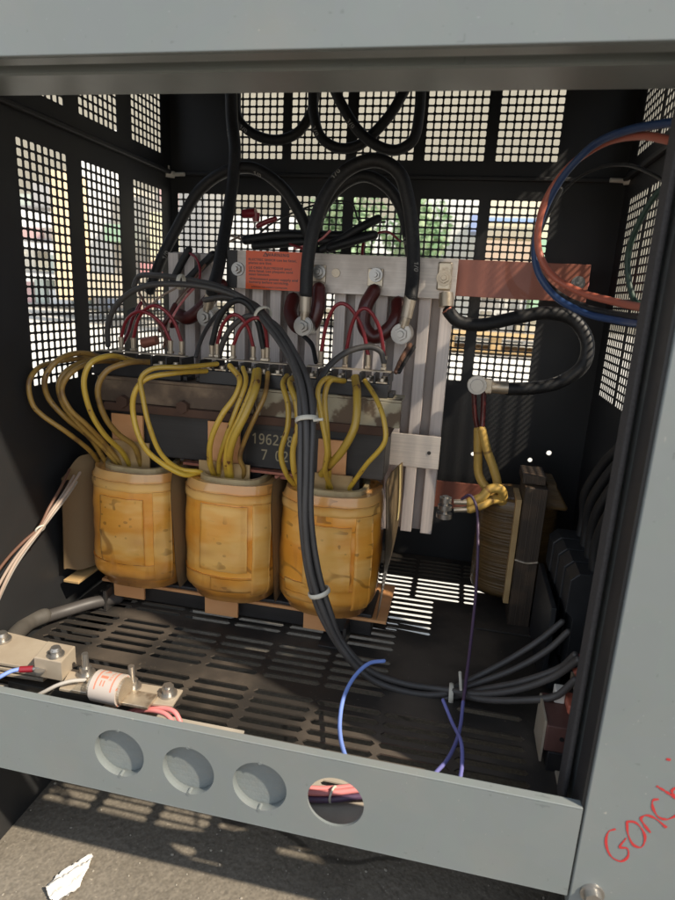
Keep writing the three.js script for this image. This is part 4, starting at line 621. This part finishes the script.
// ---------------------------------------------------------------- breaker bank on the right wall
{
  const t = thing('breaker_bank', [0.035, 0, -0.25], 'black four pole breaker bank half hidden by the right door post', 'breaker');
  for (let i = 0; i < 4; i++) {
    const z0 = -0.202 - i * 0.034, s = new THREE.Shape(); const x0 = 0.008 - i * 0.0015, y1 = 0.106;
    s.moveTo(0.062, -0.01); s.lineTo(0.062, y1); s.lineTo(x0 + 0.008, y1); s.lineTo(x0, y1 - 0.008); s.lineTo(x0, 0.062); s.lineTo(x0 + 0.008, 0.055); s.lineTo(x0 + 0.008, -0.01); s.closePath();
    part('pole', [plate(s, 0.029, z0 - 0.031, 0.001)], M.breaker, t);
  }
  part('mounting_plate', [bx(-0.006, 0.0, -0.036, 0.06, -0.33, -0.21, 0.001), bx(0.0, 0.014, -0.036, -0.012, -0.33, -0.205, 0.001)], M.breaker, t);
  part('back_bracket', [bx(0.0635, 0.068, -0.035, 0.1, -0.34, -0.2)], M.dark, t);
}
for (const [i, l] of [[0, 'foremost black cable rising from the breaker bank'], [1, 'second black cable rising from the breaker bank'], [2, 'third black cable rising from the breaker bank'], [3, 'rearmost black cable rising from the breaker bank']]) {
  const z = -0.218 - i * 0.034; cable('breaker_cable', l, [[0.035, 0.09, z], [0.03 + 0.002 * i, 0.128, z], [0.031, 0.165, z + 0.012], [0.04, 0.205, z + 0.03], [0.053, 0.24, z + 0.05], [0.06, 0.29, z + 0.06]], 0.0055, M.black);
}
// relay at lower right
{
  const t = thing('relay', [-0.0216,0.0248,-0.03], 'brown and black relay with red terminals beside the right door post', 'relay');
  const a = [-0.0181,-0.0136,-0.115], b = [0.0071,-0.0082,-0.115]; const x0 = a[0], x1 = b[0] + 0.012, y = a[1];
  part('body', [bx(x0, x1, YF + 0.021, 0.006, -0.135, -0.085, 0.001)], M.relay, t);
  part('base', [bx(x0 + 0.004, x1, YF + 0.0005, YF + 0.0208, -0.13, -0.084, 0.001)], M.plastic, t);
  part('edge_strip', [bx(x0 - 0.0022, x0 - 0.0002, YF + 0.006, 0.008, -0.13, -0.088)], M.tan, t);
  part('terminal', [bx(x0 + 0.02, x0 + 0.031, 0.0062, 0.016, -0.128, -0.105, 0.002)], M.salmon, t);
  part('terminal', [bx(x0 + 0.022, x0 + 0.032, -0.01, 0.004, -0.0845, -0.07, 0.002)], M.salmon, t);
  part('clip', [bx(x0 + 0.01, x0 + 0.0195, 0.0065, 0.02, -0.132, -0.12, 0.001)], M.white, t);
  part('mounting_foot', [bx(x0 + 0.012, x0 + 0.022, YF + 0.001, YF + 0.004, -0.083, -0.06, 0.001)], M.tan, t);
  part('hole', [rod([x0 + 0.014, -0.006, -0.0852], [x0 + 0.014, -0.006, -0.0845], 0.0022)], M.black, t);
  const u = thing('terminal_strip', [0.0083,0.0391,-0.13], 'red and bare metal connector strip below the breaker bank', 'connector');
  const c = [0.0029,0.0437,-0.135]; for (let i = 0; i < 3; i++) part('connector', [rod(add(c, [0.004 * i, -0.006 * i, 0.008 * i]), add(c, [0.014 + 0.004 * i, 0.008 - 0.006 * i, -0.002 + 0.008 * i]), 0.0038, 0.0032, 10)], i === 0 ? M.red : i === 1 ? M.salmon : M.zinc, u);
  part('rail', [bx(c[0] + 0.008, c[0] + 0.03, c[1] - 0.03, c[1] - 0.022, c[2] - 0.02, c[2] + 0.03, 0.001)], M.tan, u);
}

// ---------------------------------------------------------------- thin wires
const wire = (label, r, m, pts, name = 'wire') => single(name, tube(pts, r, pts.length * 10, 9), m, label, 'wire');
wire('salmon coloured wire looping from the right door post across the rear panel', 0.0034, M.salmon, [[0.0178,0.4943,-0.1], [0.0073,0.5035,-0.12], [-0.0081,0.5157,-0.16], [-0.0276,0.5179,-0.2], [-0.0495,0.5026,-0.22], [-0.0638,0.4778,-0.23], [-0.0683,0.4485,-0.23], [-0.0634,0.4254,-0.23], [-0.0498,0.4058,-0.22], [-0.0262,0.3916,-0.2], [-0.0028,0.3838,-0.16], [0.0102,0.3793,-0.1]]);
wire('dark blue wire looping beside the salmon coloured wire', 0.0034, M.blue, [[0.0132,0.5088,-0.09], [-0.0002,0.5145,-0.12], [-0.0186,0.5187,-0.16], [-0.0356,0.5154,-0.2], [-0.0536,0.4939,-0.22], [-0.0644,0.4658,-0.235], [-0.0684,0.4354,-0.24], [-0.0627,0.4096,-0.235], [-0.0437,0.3863,-0.225], [-0.019,0.3727,-0.2], [0.0038,0.3679,-0.16], [0.0122,0.3672,-0.1]]);
wire('black wire running close inside the dark blue wire loop', 0.0032, M.black, [[-0.0511,0.4876,-0.245], [-0.0631,0.4578,-0.245], [-0.0681,0.4292,-0.245], [-0.0599,0.407,-0.24], [-0.0416,0.3893,-0.23], [-0.0189,0.3782,-0.205], [0.0041,0.373,-0.165], [0.0127,0.3725,-0.105]]);
wire('thin black wire arching faintly above the right corner bolt', 0.0017, M.black, [[-0.0404,0.4965,-0.33], [-0.0282,0.5103,-0.32], [-0.0098,0.5186,-0.3], [0.0099,0.5157,-0.27], [0.0222,0.4993,-0.22], [0.0258,0.4848,-0.18]]);
wire('dark green wire hanging in front of the right mesh', 0.0026, M.green, [[0.0203,0.4795,-0.15], [0.0131,0.4672,-0.16], [0.0078,0.4486,-0.17], [0.0061,0.4288,-0.18], [0.0087,0.4077,-0.18], [0.0147,0.3864,-0.17], [0.0178,0.3823,-0.16]]);
wire('light blue wire curving over the sill in front of the harness', 0.0021, M.lightBlue, [[-0.1779,-0.002,-0.155], [-0.1917,-0.0006,-0.145], [-0.2041,-0.0053,-0.125], [-0.2104,-0.0138,-0.1], [-0.209,-0.0212,-0.075], [-0.2029,-0.0223,-0.05], [-0.1923,-0.0226,-0.025]]);
wire('long violet wire falling from the small choke to the sill', 0.0019, M.violet, [[-0.1097,0.1281,-0.345], [-0.1004,0.1364,-0.34], [-0.0917,0.1255,-0.335], [-0.0856,0.0882,-0.31], [-0.0834,0.0394,-0.27], [-0.0856,0.0008,-0.22], [-0.0892,-0.0185,-0.17], [-0.0913,-0.0281,-0.14]]);
wire('violet blue wire end dropping behind the sill', 0.0019, M.violetBlue, [[-0.0915,-0.026,-0.142], [-0.0926,-0.0335,-0.12], [-0.097,-0.0337,-0.09], [-0.105,-0.0304,-0.06], [-0.1151,-0.0258,-0.035], [-0.1203,-0.026,-0.02]]);
wire('short violet blue wire just right of the longer one at the sill', 0.0018, M.violetBlue, [[-0.1126,-0.0119,-0.12], [-0.1024,-0.0201,-0.1], [-0.0938,-0.0165,-0.07], [-0.0924,-0.0198,-0.045], [-0.0952,-0.0239,-0.02]]);
for (const [l, m, dx] of [['front pink wire arching up behind the sill near the fuse', M.pink, 0], ['rear pink wire arching up behind the sill near the fuse', M.pink, 1]]) wire(l, 0.0023, m, [add([-0.4143,-0.0259,-0.03], [0, -0.004 + dx * 0.004, -0.004 * dx]), add([-0.3951,-0.0162,-0.03], [0.004 * dx, 0.001 * dx, -0.004 * dx]), add([-0.3773,-0.011,-0.028], [0.006 * dx, 0.001 * dx, -0.004 * dx]), add([-0.363,-0.0104,-0.024], [0.005 * dx, 0.002 * dx, -0.004 * dx]), add([-0.3521,-0.0164,-0.018], [0.004 * dx, 0, -0.004 * dx])]);
{
  const t = thing('wire_bundle', [-0.19, -0.08, -0.03], 'tied pink and dark wires seen through the open fourth sill hole', 'wires');
  const A = [-0.29, -0.0785, -0.028], B = [-0.215, -0.076, -0.037], C = [-0.165, -0.07, -0.049], D = [-0.08, -0.074, -0.06];
  [[M.pink, [0, 0.003, 0]], [M.pink, [0, -0.001, -0.006]], [M.violet, [0, -0.0015, 0.0035]], [M.pink, [0, 0.003, -0.005]]].forEach(([m, o]) => part('wire', [tube([A, B, C, D].map(p => add(p, o)), 0.0028, 30, 9)], m, t));
  const g = new THREE.TorusGeometry(0.0068, 0.0012, 6, 20); g.rotateY(Math.PI / 2); g.rotateY(-0.25); g.translate(-0.2055, -0.0735, -0.0385); part('cable_tie', prep(g), M.tie, t);
}
{
  const t = thing('wire_bundle', [-0.6246,0.0724,-0.2], 'slim bundle of pale wires slanting down along the left wall', 'wires');
  [[M.paleWire, 0, 0], [M.paleWire, 0.003, 0.002], [M.brownWire, -0.002, 0.003], [M.greyWire, 0.001, -0.003], [M.black, -0.003, -0.002]].forEach(([m, a, b], i) => part('wire', [tube([[-0.5827,0.1437,-0.215], [-0.5724,0.1339,-0.18], [-0.5724,0.1189,-0.155], [-0.5765,0.1032,-0.14], [-0.584,0.0888,-0.125], [-0.5928,0.0715,-0.112], [-0.5999,0.052,-0.1], [-0.6124,0.0199,-0.09]].map((p, k) => add(p, [a * (0.6 + 0.75 * Math.abs(k - 3)), b * (0.5 + 0.7 * Math.abs(k - 3)), 0])), 0.0017, 50, 8)], m, t));
  const g = new THREE.TorusGeometry(0.0052, 0.0012, 6, 18); g.rotateY(0.9); g.rotateX(1.1); g.translate(...[-0.5765,0.1032,-0.14]); part('cable_tie', prep(g), M.tie, t);
}
{
  const t = thing('sheathed_cable', [-0.6048,-0.0432,-0.2], 'dusty grey sheathed cable lying on the floor pan by the left wall', 'cable');
  part('jacket', [tube([[-0.5488,-0.0331,-0.245], [-0.5677,-0.0278,-0.215], [-0.5895,-0.0294,-0.19], [-0.6034,-0.0277,-0.165]], 0.0078, 30, 12)], M.harness, t);
  part('sheath', [tube([[-0.602,-0.0259,-0.167], [-0.6083,-0.0256,-0.15], [-0.6002,-0.0202,-0.12], [-0.5909,-0.0172,-0.09], [-0.5941,-0.0177,-0.07]], 0.0095, 30, 12)], M.sheath, t);
}

// ---------------------------------------------------------------- fuse assembly at lower left
{
  const Y = -0.004;
  const t = thing('fuse_holder', [-0.44, YF, -0.05], 'tan bus strips with spacer block and bolts carrying the fuse', 'fuse holder');
  const L = (pts, y0, y1, r = 0.0006) => { const s = new THREE.Shape(); pts.forEach((p, i) => i ? s.lineTo(p[0], -p[2]) : s.moveTo(p[0], -p[2])); s.closePath(); const g = new THREE.ExtrudeGeometry(s, { depth: y1 - y0 - 2 * r, bevelEnabled: true, bevelSize: r, bevelThickness: r, bevelSegments: 2 }); g.applyMatrix4(new THREE.Matrix4().makeRotationX(-Math.PI / 2)); g.translate(0, y0 + r, 0); return buv(g); };
  part('bus_strip', L([[-0.4068,-0.006,-0.0294], [-0.3639,-0.006,-0.0339], [-0.3648,-0.006,-0.0568], [-0.411,-0.006,-0.0551]], -0.009, -0.006), M.tan, t, 'right tan bus strip');
  part('bus_strip', L([[-0.4783,-0.006,-0.0278], [-0.4279,-0.006,-0.0295], [-0.4349,-0.006,-0.0549], [-0.4857,-0.006,-0.054]], -0.009, -0.006), M.tan, t, 'middle tan bus strip');
  for (let i = 0; i < 3; i++) part('bus_strip', L([[-0.5955,-0.006,-0.0455], [-0.5143,-0.006,-0.0493], [-0.5085,-0.006,-0.09], [-0.5967,-0.006,-0.0968]], -0.009 - i * 0.006, -0.0055 - i * 0.006), M.tan, t);
  part('spacer_block', L([[-0.5134,-0.008,-0.0405], [-0.4851,-0.008,-0.0402], [-0.489,-0.008,-0.0667], [-0.5186,-0.008,-0.0673]], -0.008, 0.014, 0.001), M.tan, t);
  const vb = (c, r, h, stud, name) => part(name, [rod(c, add(c, [0, 0.0018, 0]), r * 1.5, r * 1.48, 24), rod(add(c, [0, 0.0018, 0]), add(c, [0, 0.0018 + h, 0]), r, r * 0.97, 6), ...(stud ? [rod(add(c, [0, h, 0]), add(c, [0, h + stud, 0]), r * 0.56, r * 0.5, 14)] : [rod(add(c, [0, h, 0]), add(c, [0, h + 0.003, 0]), r * 1.0, r * 0.8, 20)])], M.zinc, t);
  vb([-0.496,0.0142,-0.0482], 0.0055, 0.006, 0, 'bolt'); vb([-0.5874,-0.005,-0.0812], 0.0065, 0.006, 0, 'bolt');
  vb([-0.4675,-0.0058,-0.0538], 0.0062, 0.0065, 0.017, 'stud'); vb([-0.4132,-0.0058,-0.0476], 0.0062, 0.0065, 0.017, 'stud'); vb([-0.3748,-0.0058,-0.0473], 0.006, 0.006, 0.003, 'bolt');
  const c = [-0.3839,-0.02,-0.0646]; part('standoff', [rod(add(c, [0, -0.02, 0]), add(c, [0, 0.01, 0]), 0.0058, 0.0058, 6)], M.zinc, t);
  part('support_bracket', [bx([-0.4262,-0.02,-0.0431][0], [-0.4039,-0.02,-0.0494][0], YF + 0.001, -0.0095, -0.062, -0.04, 0.001), bx(-0.56, -0.45, YF + 0.001, YF + 0.01, -0.075, -0.053, 0.001)], M.sheath, t);
  part('base_strip', [bx(-0.59, -0.3, YF + 0.0005, YF + 0.0025, -0.0575, -0.05)], M.tray, t);
  const f = thing('fuse', [-0.42, -0.006, -0.04], 'white cylindrical fuse with orange printed bands between two studs', 'fuse');
  const a = [-0.4399,0.003,-0.0307], b = [-0.412,0.003,-0.0299];
  const cv = document.createElement('canvas'); cv.width = 512; cv.height = 256; const x = cv.getContext('2d'); x.fillStyle = '#b5aaa0'; x.fillRect(0, 0, 512, 256); x.fillStyle = '#c47a62';
  for (let k = 0; k < 2; k++) { const o = k * 256; x.save(); x.translate(o, 0); x.fillRect(70, 40, 150, 14); x.fillRect(70, 196, 150, 14); x.font = 'bold 30px sans-serif'; x.fillText('FUSE', 96, 96); x.font = 'bold 60px sans-serif'; x.fillText('A', 84, 168); x.fillRect(140, 110, 16, 70); x.fillRect(168, 122, 30, 12); x.fillRect(168, 150, 30, 12); x.restore(); }
  const ct = new THREE.CanvasTexture(cv); ct.colorSpace = THREE.SRGBColorSpace; ct.wrapS = THREE.RepeatWrapping;
  const R = 0.0145; part('barrel', [rod(a, b, R, R, 40)], std({ map: ct, roughness: 0.5 }), f);
  const d = V(b).sub(V(a)).normalize(), D = [d.x, d.y, d.z];
  part('end_cap', [rod(add(b, sc(D, 0.0002)), add(b, sc(D, 0.003)), R * 0.86, R * 0.86, 32), bx(b[0] - 0.002, b[0] + 0.03, -0.006, -0.0028, b[2] - 0.011, b[2] + 0.009, 0.0006)], M.zincWarm, f);
  part('end_cap', [rod(add(a, sc(D, -0.003)), add(a, sc(D, -0.0002)), R * 0.86, R * 0.86, 32), bx(a[0] - 0.024, a[0] + 0.001, -0.006, -0.0028, a[2] - 0.012, a[2] + 0.006, 0.0006)], M.zincWarm, f);
  const w = thing('wire', [-0.5352,-0.003,-0.037], 'blue and white wire with a red crimp lug at the spacer block', 'wire');
  part('insulation', [tube([[-0.5516,-0.01,-0.0192], [-0.5411,-0.003,-0.0235], [-0.5337,0,-0.0312], [-0.5267,0,-0.0367]], 0.0021, 24, 9)], M.lightBlue, w); part('crimp', [rod([-0.528,0,-0.0354], [-0.5166,0,-0.0396], 0.0033, 0.0033)], M.red, w); part('ring_lug', [rod([-0.5166,0,-0.0396], [-0.5091,0.001,-0.0402], 0.0024), rod([-0.507,0.001,-0.0374], add([-0.507,0.001,-0.0374], [0, 0.0016, 0]), 0.0055, 0.0055, 18)], M.zinc, w);
  wire('grey wire running from the fuse stud down to the sill', 0.0019, M.greyWire, [[-0.4586,-0.001,-0.0392], [-0.4686,0,-0.0332], [-0.4793,-0.002,-0.0266], [-0.4907,-0.008,-0.0208], [-0.5067,-0.018,-0.0178]]);
}

// ---------------------------------------------------------------- paper scrap on the ground
{
  const pts = [[91,855],[93,858],[88,872],[80,884],[71,897],[62,901],[50,899],[45,888],[58,876],[70,866],[82,857]];
  const W2 = [[-0.4697,-0.226,-0.0466], [-0.4638,-0.226,-0.0431], [-0.4614,-0.226,-0.0269], [-0.4608,-0.226,-0.0122], [-0.4624,-0.226,0.0004], [-0.4675,-0.226,0.0059], [-0.479,-0.226,0.0088], [-0.4919,-0.226,-0.0009], [-0.4876,-0.226,-0.0156], [-0.4827,-0.226,-0.0286], [-0.4758,-0.226,-0.0413]];
  const sh = new THREE.Shape(); W2.forEach((p, i) => i ? sh.lineTo(p[0], -p[2]) : sh.moveTo(p[0], -p[2])); sh.closePath();
  let g = new THREE.ExtrudeGeometry(sh, { depth: 0.0006, bevelEnabled: false, steps: 1 }); 
  // crumple: subdivide by sampling onto a fine grid clipped to the outline
  const N = 64, bb = new THREE.Box2().setFromPoints(sh.getPoints()), pos = []; const inside = (x, y) => { let c = false; for (let i = 0, j = W2.length - 1; i < W2.length; j = i++) { const xi = W2[i][0], yi = -W2[i][2], xj = W2[j][0], yj = -W2[j][2]; if ((yi > y) !== (yj > y) && x < (xj - xi) * (y - yi) / (yj - yi) + xi) c = !c; } return c; };
  const hgt = (x, y) => -0.2285 + 0.005 * Math.abs(Math.sin(x * 95 - y * 60 + 0.6)) + 0.0022 * Math.abs(Math.sin(x * 310 + y * 170 + Math.sin(y * 400))) + 0.0012 * Math.sin(x * 500 - y * 330) ;
  for (let i = 0; i < N; i++) for (let j = 0; j < N; j++) { const x0 = lerp(bb.min.x, bb.max.x, i / N), x1 = lerp(bb.min.x, bb.max.x, (i + 1) / N), y0 = lerp(bb.min.y, bb.max.y, j / N), y1 = lerp(bb.min.y, bb.max.y, (j + 1) / N); if (!inside((x0 + x1) / 2, (y0 + y1) / 2)) continue; const q = [[x0, y0], [x1, y0], [x1, y1], [x0, y1]]; for (const o of [0, -0.0005]) for (const k of o ? [0, 2, 1, 0, 3, 2] : [0, 1, 2, 0, 2, 3]) pos.push(q[k][0], hgt(...q[k]) + o, -q[k][1]); }
  g = new THREE.BufferGeometry(); g.setAttribute('position', new THREE.Float32BufferAttribute(pos, 3)); g.computeVertexNormals();
  single('paper_scrap', buv(g), M.litter, 'crumpled scrap of white paper on the concrete below the sill', 'paper');
}

{ // loose grit on the concrete
  const gs = []; for (let i = 0; i < 420; i++) { const r = 0.0005 + 0.0014 * Math.pow(rnd(), 4), g = new THREE.IcosahedronGeometry(r, 0); g.scale(rr(0.7, 1.3), rr(0.5, 0.9), rr(0.7, 1.3)); g.rotateY(rr(0, 6)); g.translate(rr(-0.72, 0.05), -0.23 + r * 0.3, rr(-0.16, 0.09)); gs.push(g); }
  const m = new THREE.Mesh(merge(gs), std({ color: col(0.3, 0.27, 0.22), roughness: 0.9 })); m.name = 'grit'; m.castShadow = m.receiveShadow = true; m.userData = { kind: 'stuff', label: 'loose grit scattered on the concrete below the sill', category: 'grit' }; scene.add(m);
}

// ---------------------------------------------------------------- what shows through the mesh
{
  const wallB = new THREE.Mesh(bx(-40, 25, -0.235, 9, -16.4, -16), M.beige); wallB.name = 'wall'; wallB.userData.kind = 'structure'; wallB.receiveShadow = true; scene.add(wallB);
  const pal = thing('pallet', [0.4, -0.2, -7.2], 'long low wooden pallet standing behind the right mesh panels', 'pallet');
  const wood = std({ color: col(0.5, 0.34, 0.16), roughness: 0.8 });
  for (const y of [-0.2, -0.03]) part('board', [bx(-0.9, 1.0, y, y + 0.03, -7.9, -7.0)], wood, pal);
  for (const x of [-0.9, -0.35, 0.2, 0.85]) part('block', [bx(x, x + 0.12, -0.1695, -0.0305, -7.88, -7.02)], wood, pal);
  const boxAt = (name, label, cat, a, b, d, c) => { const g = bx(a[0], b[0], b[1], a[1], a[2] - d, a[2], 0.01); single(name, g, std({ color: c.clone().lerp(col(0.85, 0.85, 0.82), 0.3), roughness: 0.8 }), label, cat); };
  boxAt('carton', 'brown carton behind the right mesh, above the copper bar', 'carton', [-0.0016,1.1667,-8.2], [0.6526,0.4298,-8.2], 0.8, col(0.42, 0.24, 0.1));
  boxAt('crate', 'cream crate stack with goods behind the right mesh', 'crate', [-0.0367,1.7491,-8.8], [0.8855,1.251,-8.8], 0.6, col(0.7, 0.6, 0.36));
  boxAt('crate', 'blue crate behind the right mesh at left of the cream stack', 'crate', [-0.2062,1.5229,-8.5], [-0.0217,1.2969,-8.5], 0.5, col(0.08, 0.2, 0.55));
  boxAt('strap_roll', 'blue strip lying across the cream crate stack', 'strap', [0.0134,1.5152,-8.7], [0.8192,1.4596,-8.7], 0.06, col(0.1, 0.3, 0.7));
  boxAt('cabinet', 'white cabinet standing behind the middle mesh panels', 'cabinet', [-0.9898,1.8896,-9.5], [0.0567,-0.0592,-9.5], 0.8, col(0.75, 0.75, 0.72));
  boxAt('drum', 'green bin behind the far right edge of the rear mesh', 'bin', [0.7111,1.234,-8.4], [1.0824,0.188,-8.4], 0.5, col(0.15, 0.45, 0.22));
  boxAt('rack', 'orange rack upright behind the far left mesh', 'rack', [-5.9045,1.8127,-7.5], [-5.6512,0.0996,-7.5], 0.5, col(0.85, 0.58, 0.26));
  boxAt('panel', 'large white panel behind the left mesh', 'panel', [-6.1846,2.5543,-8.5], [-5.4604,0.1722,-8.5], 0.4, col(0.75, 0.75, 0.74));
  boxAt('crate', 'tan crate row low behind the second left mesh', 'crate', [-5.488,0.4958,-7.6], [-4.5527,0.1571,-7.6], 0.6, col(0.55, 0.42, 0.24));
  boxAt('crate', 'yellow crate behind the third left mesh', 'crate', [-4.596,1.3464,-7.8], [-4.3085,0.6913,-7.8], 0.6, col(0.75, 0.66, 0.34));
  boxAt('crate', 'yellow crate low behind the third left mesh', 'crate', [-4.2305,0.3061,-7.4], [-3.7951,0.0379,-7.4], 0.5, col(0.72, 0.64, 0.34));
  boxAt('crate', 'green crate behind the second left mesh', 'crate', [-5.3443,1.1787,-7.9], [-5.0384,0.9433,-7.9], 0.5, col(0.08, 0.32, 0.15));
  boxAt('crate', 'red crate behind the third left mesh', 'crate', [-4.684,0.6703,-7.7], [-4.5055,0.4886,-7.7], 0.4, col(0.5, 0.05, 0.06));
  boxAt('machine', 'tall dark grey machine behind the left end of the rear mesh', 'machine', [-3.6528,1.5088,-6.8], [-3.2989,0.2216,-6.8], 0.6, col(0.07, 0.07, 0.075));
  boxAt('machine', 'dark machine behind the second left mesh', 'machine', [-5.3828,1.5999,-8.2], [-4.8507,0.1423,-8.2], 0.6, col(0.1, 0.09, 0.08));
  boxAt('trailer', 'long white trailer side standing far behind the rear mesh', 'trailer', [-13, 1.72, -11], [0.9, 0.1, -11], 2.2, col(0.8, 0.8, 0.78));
  const rack = (x0, x1, y0, y1, z, label) => {
    const t = thing('storage_rack', [(x0 + x1) / 2, -0.23, z], label, 'rack'); const steel = std({ color: col(0.3, 0.3, 0.3), roughness: 0.6 });
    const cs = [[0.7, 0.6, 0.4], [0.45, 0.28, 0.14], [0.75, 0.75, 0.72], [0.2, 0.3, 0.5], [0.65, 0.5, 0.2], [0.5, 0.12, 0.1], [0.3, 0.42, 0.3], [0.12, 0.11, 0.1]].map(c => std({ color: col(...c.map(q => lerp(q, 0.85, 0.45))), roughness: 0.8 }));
    const rows = 4, h = (y1 - y0) / rows;
    for (const x of [x0, (x0 + x1) / 2, x1]) part('upright', [bx(x - 0.03, x + 0.03, -0.23, y1, z, z + 0.06)], steel, t);
    for (let r = 0; r < rows; r++) { const y = y0 + r * h; part('shelf', [bx(x0 + 0.03, x1 - 0.03, y - 0.03, y, z - 0.6, z - 0.002)], steel, t);
      for (let x = x0 + 0.05; x < x1 - 0.3;) { const w = rr(0.14, 0.42); part('carton', [bx(x, Math.min(x + w, x1 - 0.05), y + 0.002, y + h * rr(0.35, 0.85), z - 0.5, z - 0.03 - rr(0, 0.08))], cs[Math.floor(rnd() * 8)], t); x += w + rr(0.01, 0.12); } }
  };
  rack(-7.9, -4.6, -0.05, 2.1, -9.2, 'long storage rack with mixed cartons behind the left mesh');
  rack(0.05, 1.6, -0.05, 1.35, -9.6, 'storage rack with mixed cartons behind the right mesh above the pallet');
  // shrubs
  const leafM = [col(0.34, 0.48, 0.28), col(0.48, 0.58, 0.38), col(0.22, 0.36, 0.18)].map(c => phy({ color: c, roughness: 0.8, transmission: 0.25, thickness: 0 }));
  const shrub = (c, rx, ry, n, label) => {
    const t = thing('shrub', [c[0], -0.2, c[2]], label, 'shrub');
    for (let m = 0; m < 3; m++) { const pos = []; for (let i = 0; i < n; i++) { const u = rr(-1, 1), a = rr(0, 6.283), q = Math.sqrt(1 - u * u), k = Math.pow(rnd(), 0.4) * (0.8 + 0.3 * Math.sin(a * 3 + u * 4)); const p = new THREE.Vector3(c[0] + q * Math.cos(a) * rx * k, c[1] + u * ry * k, c[2] + q * Math.sin(a) * rx * k); const e = new THREE.Vector3(rr(-1, 1), rr(-1, 1), rr(-1, 1)).normalize().multiplyScalar(0.08), f = new THREE.Vector3(rr(-1, 1), rr(-1, 1), rr(-1, 1)).normalize().multiplyScalar(0.04); for (const w of [p.clone().sub(e), p.clone().add(f), p.clone().add(e), p.clone().sub(e), p.clone().add(e), p.clone().sub(f)]) pos.push(w.x, w.y, w.z); }
      const g = new THREE.BufferGeometry(); g.setAttribute('position', new THREE.Float32BufferAttribute(pos, 3)); g.computeVertexNormals(); part('foliage', buv(g), leafM[m], t); }
    part('stem', [rod([c[0], -0.2, c[2]], [c[0], c[1], c[2]], 0.05, 0.02, 8)], wood, t);
  };
  shrub([-1.9, 1.25, -8.3], 0.6, 0.75, 500, 'green shrub seen through the rear mesh between the cable arches');
  shrub([-0.9, 1.15, -8.5], 0.5, 0.65, 450, 'green shrub seen through the rear mesh right of the cable arches');
}
renderer.shadowMap.type = THREE.PCFSoftShadowMap;
renderer.render(scene, camera);
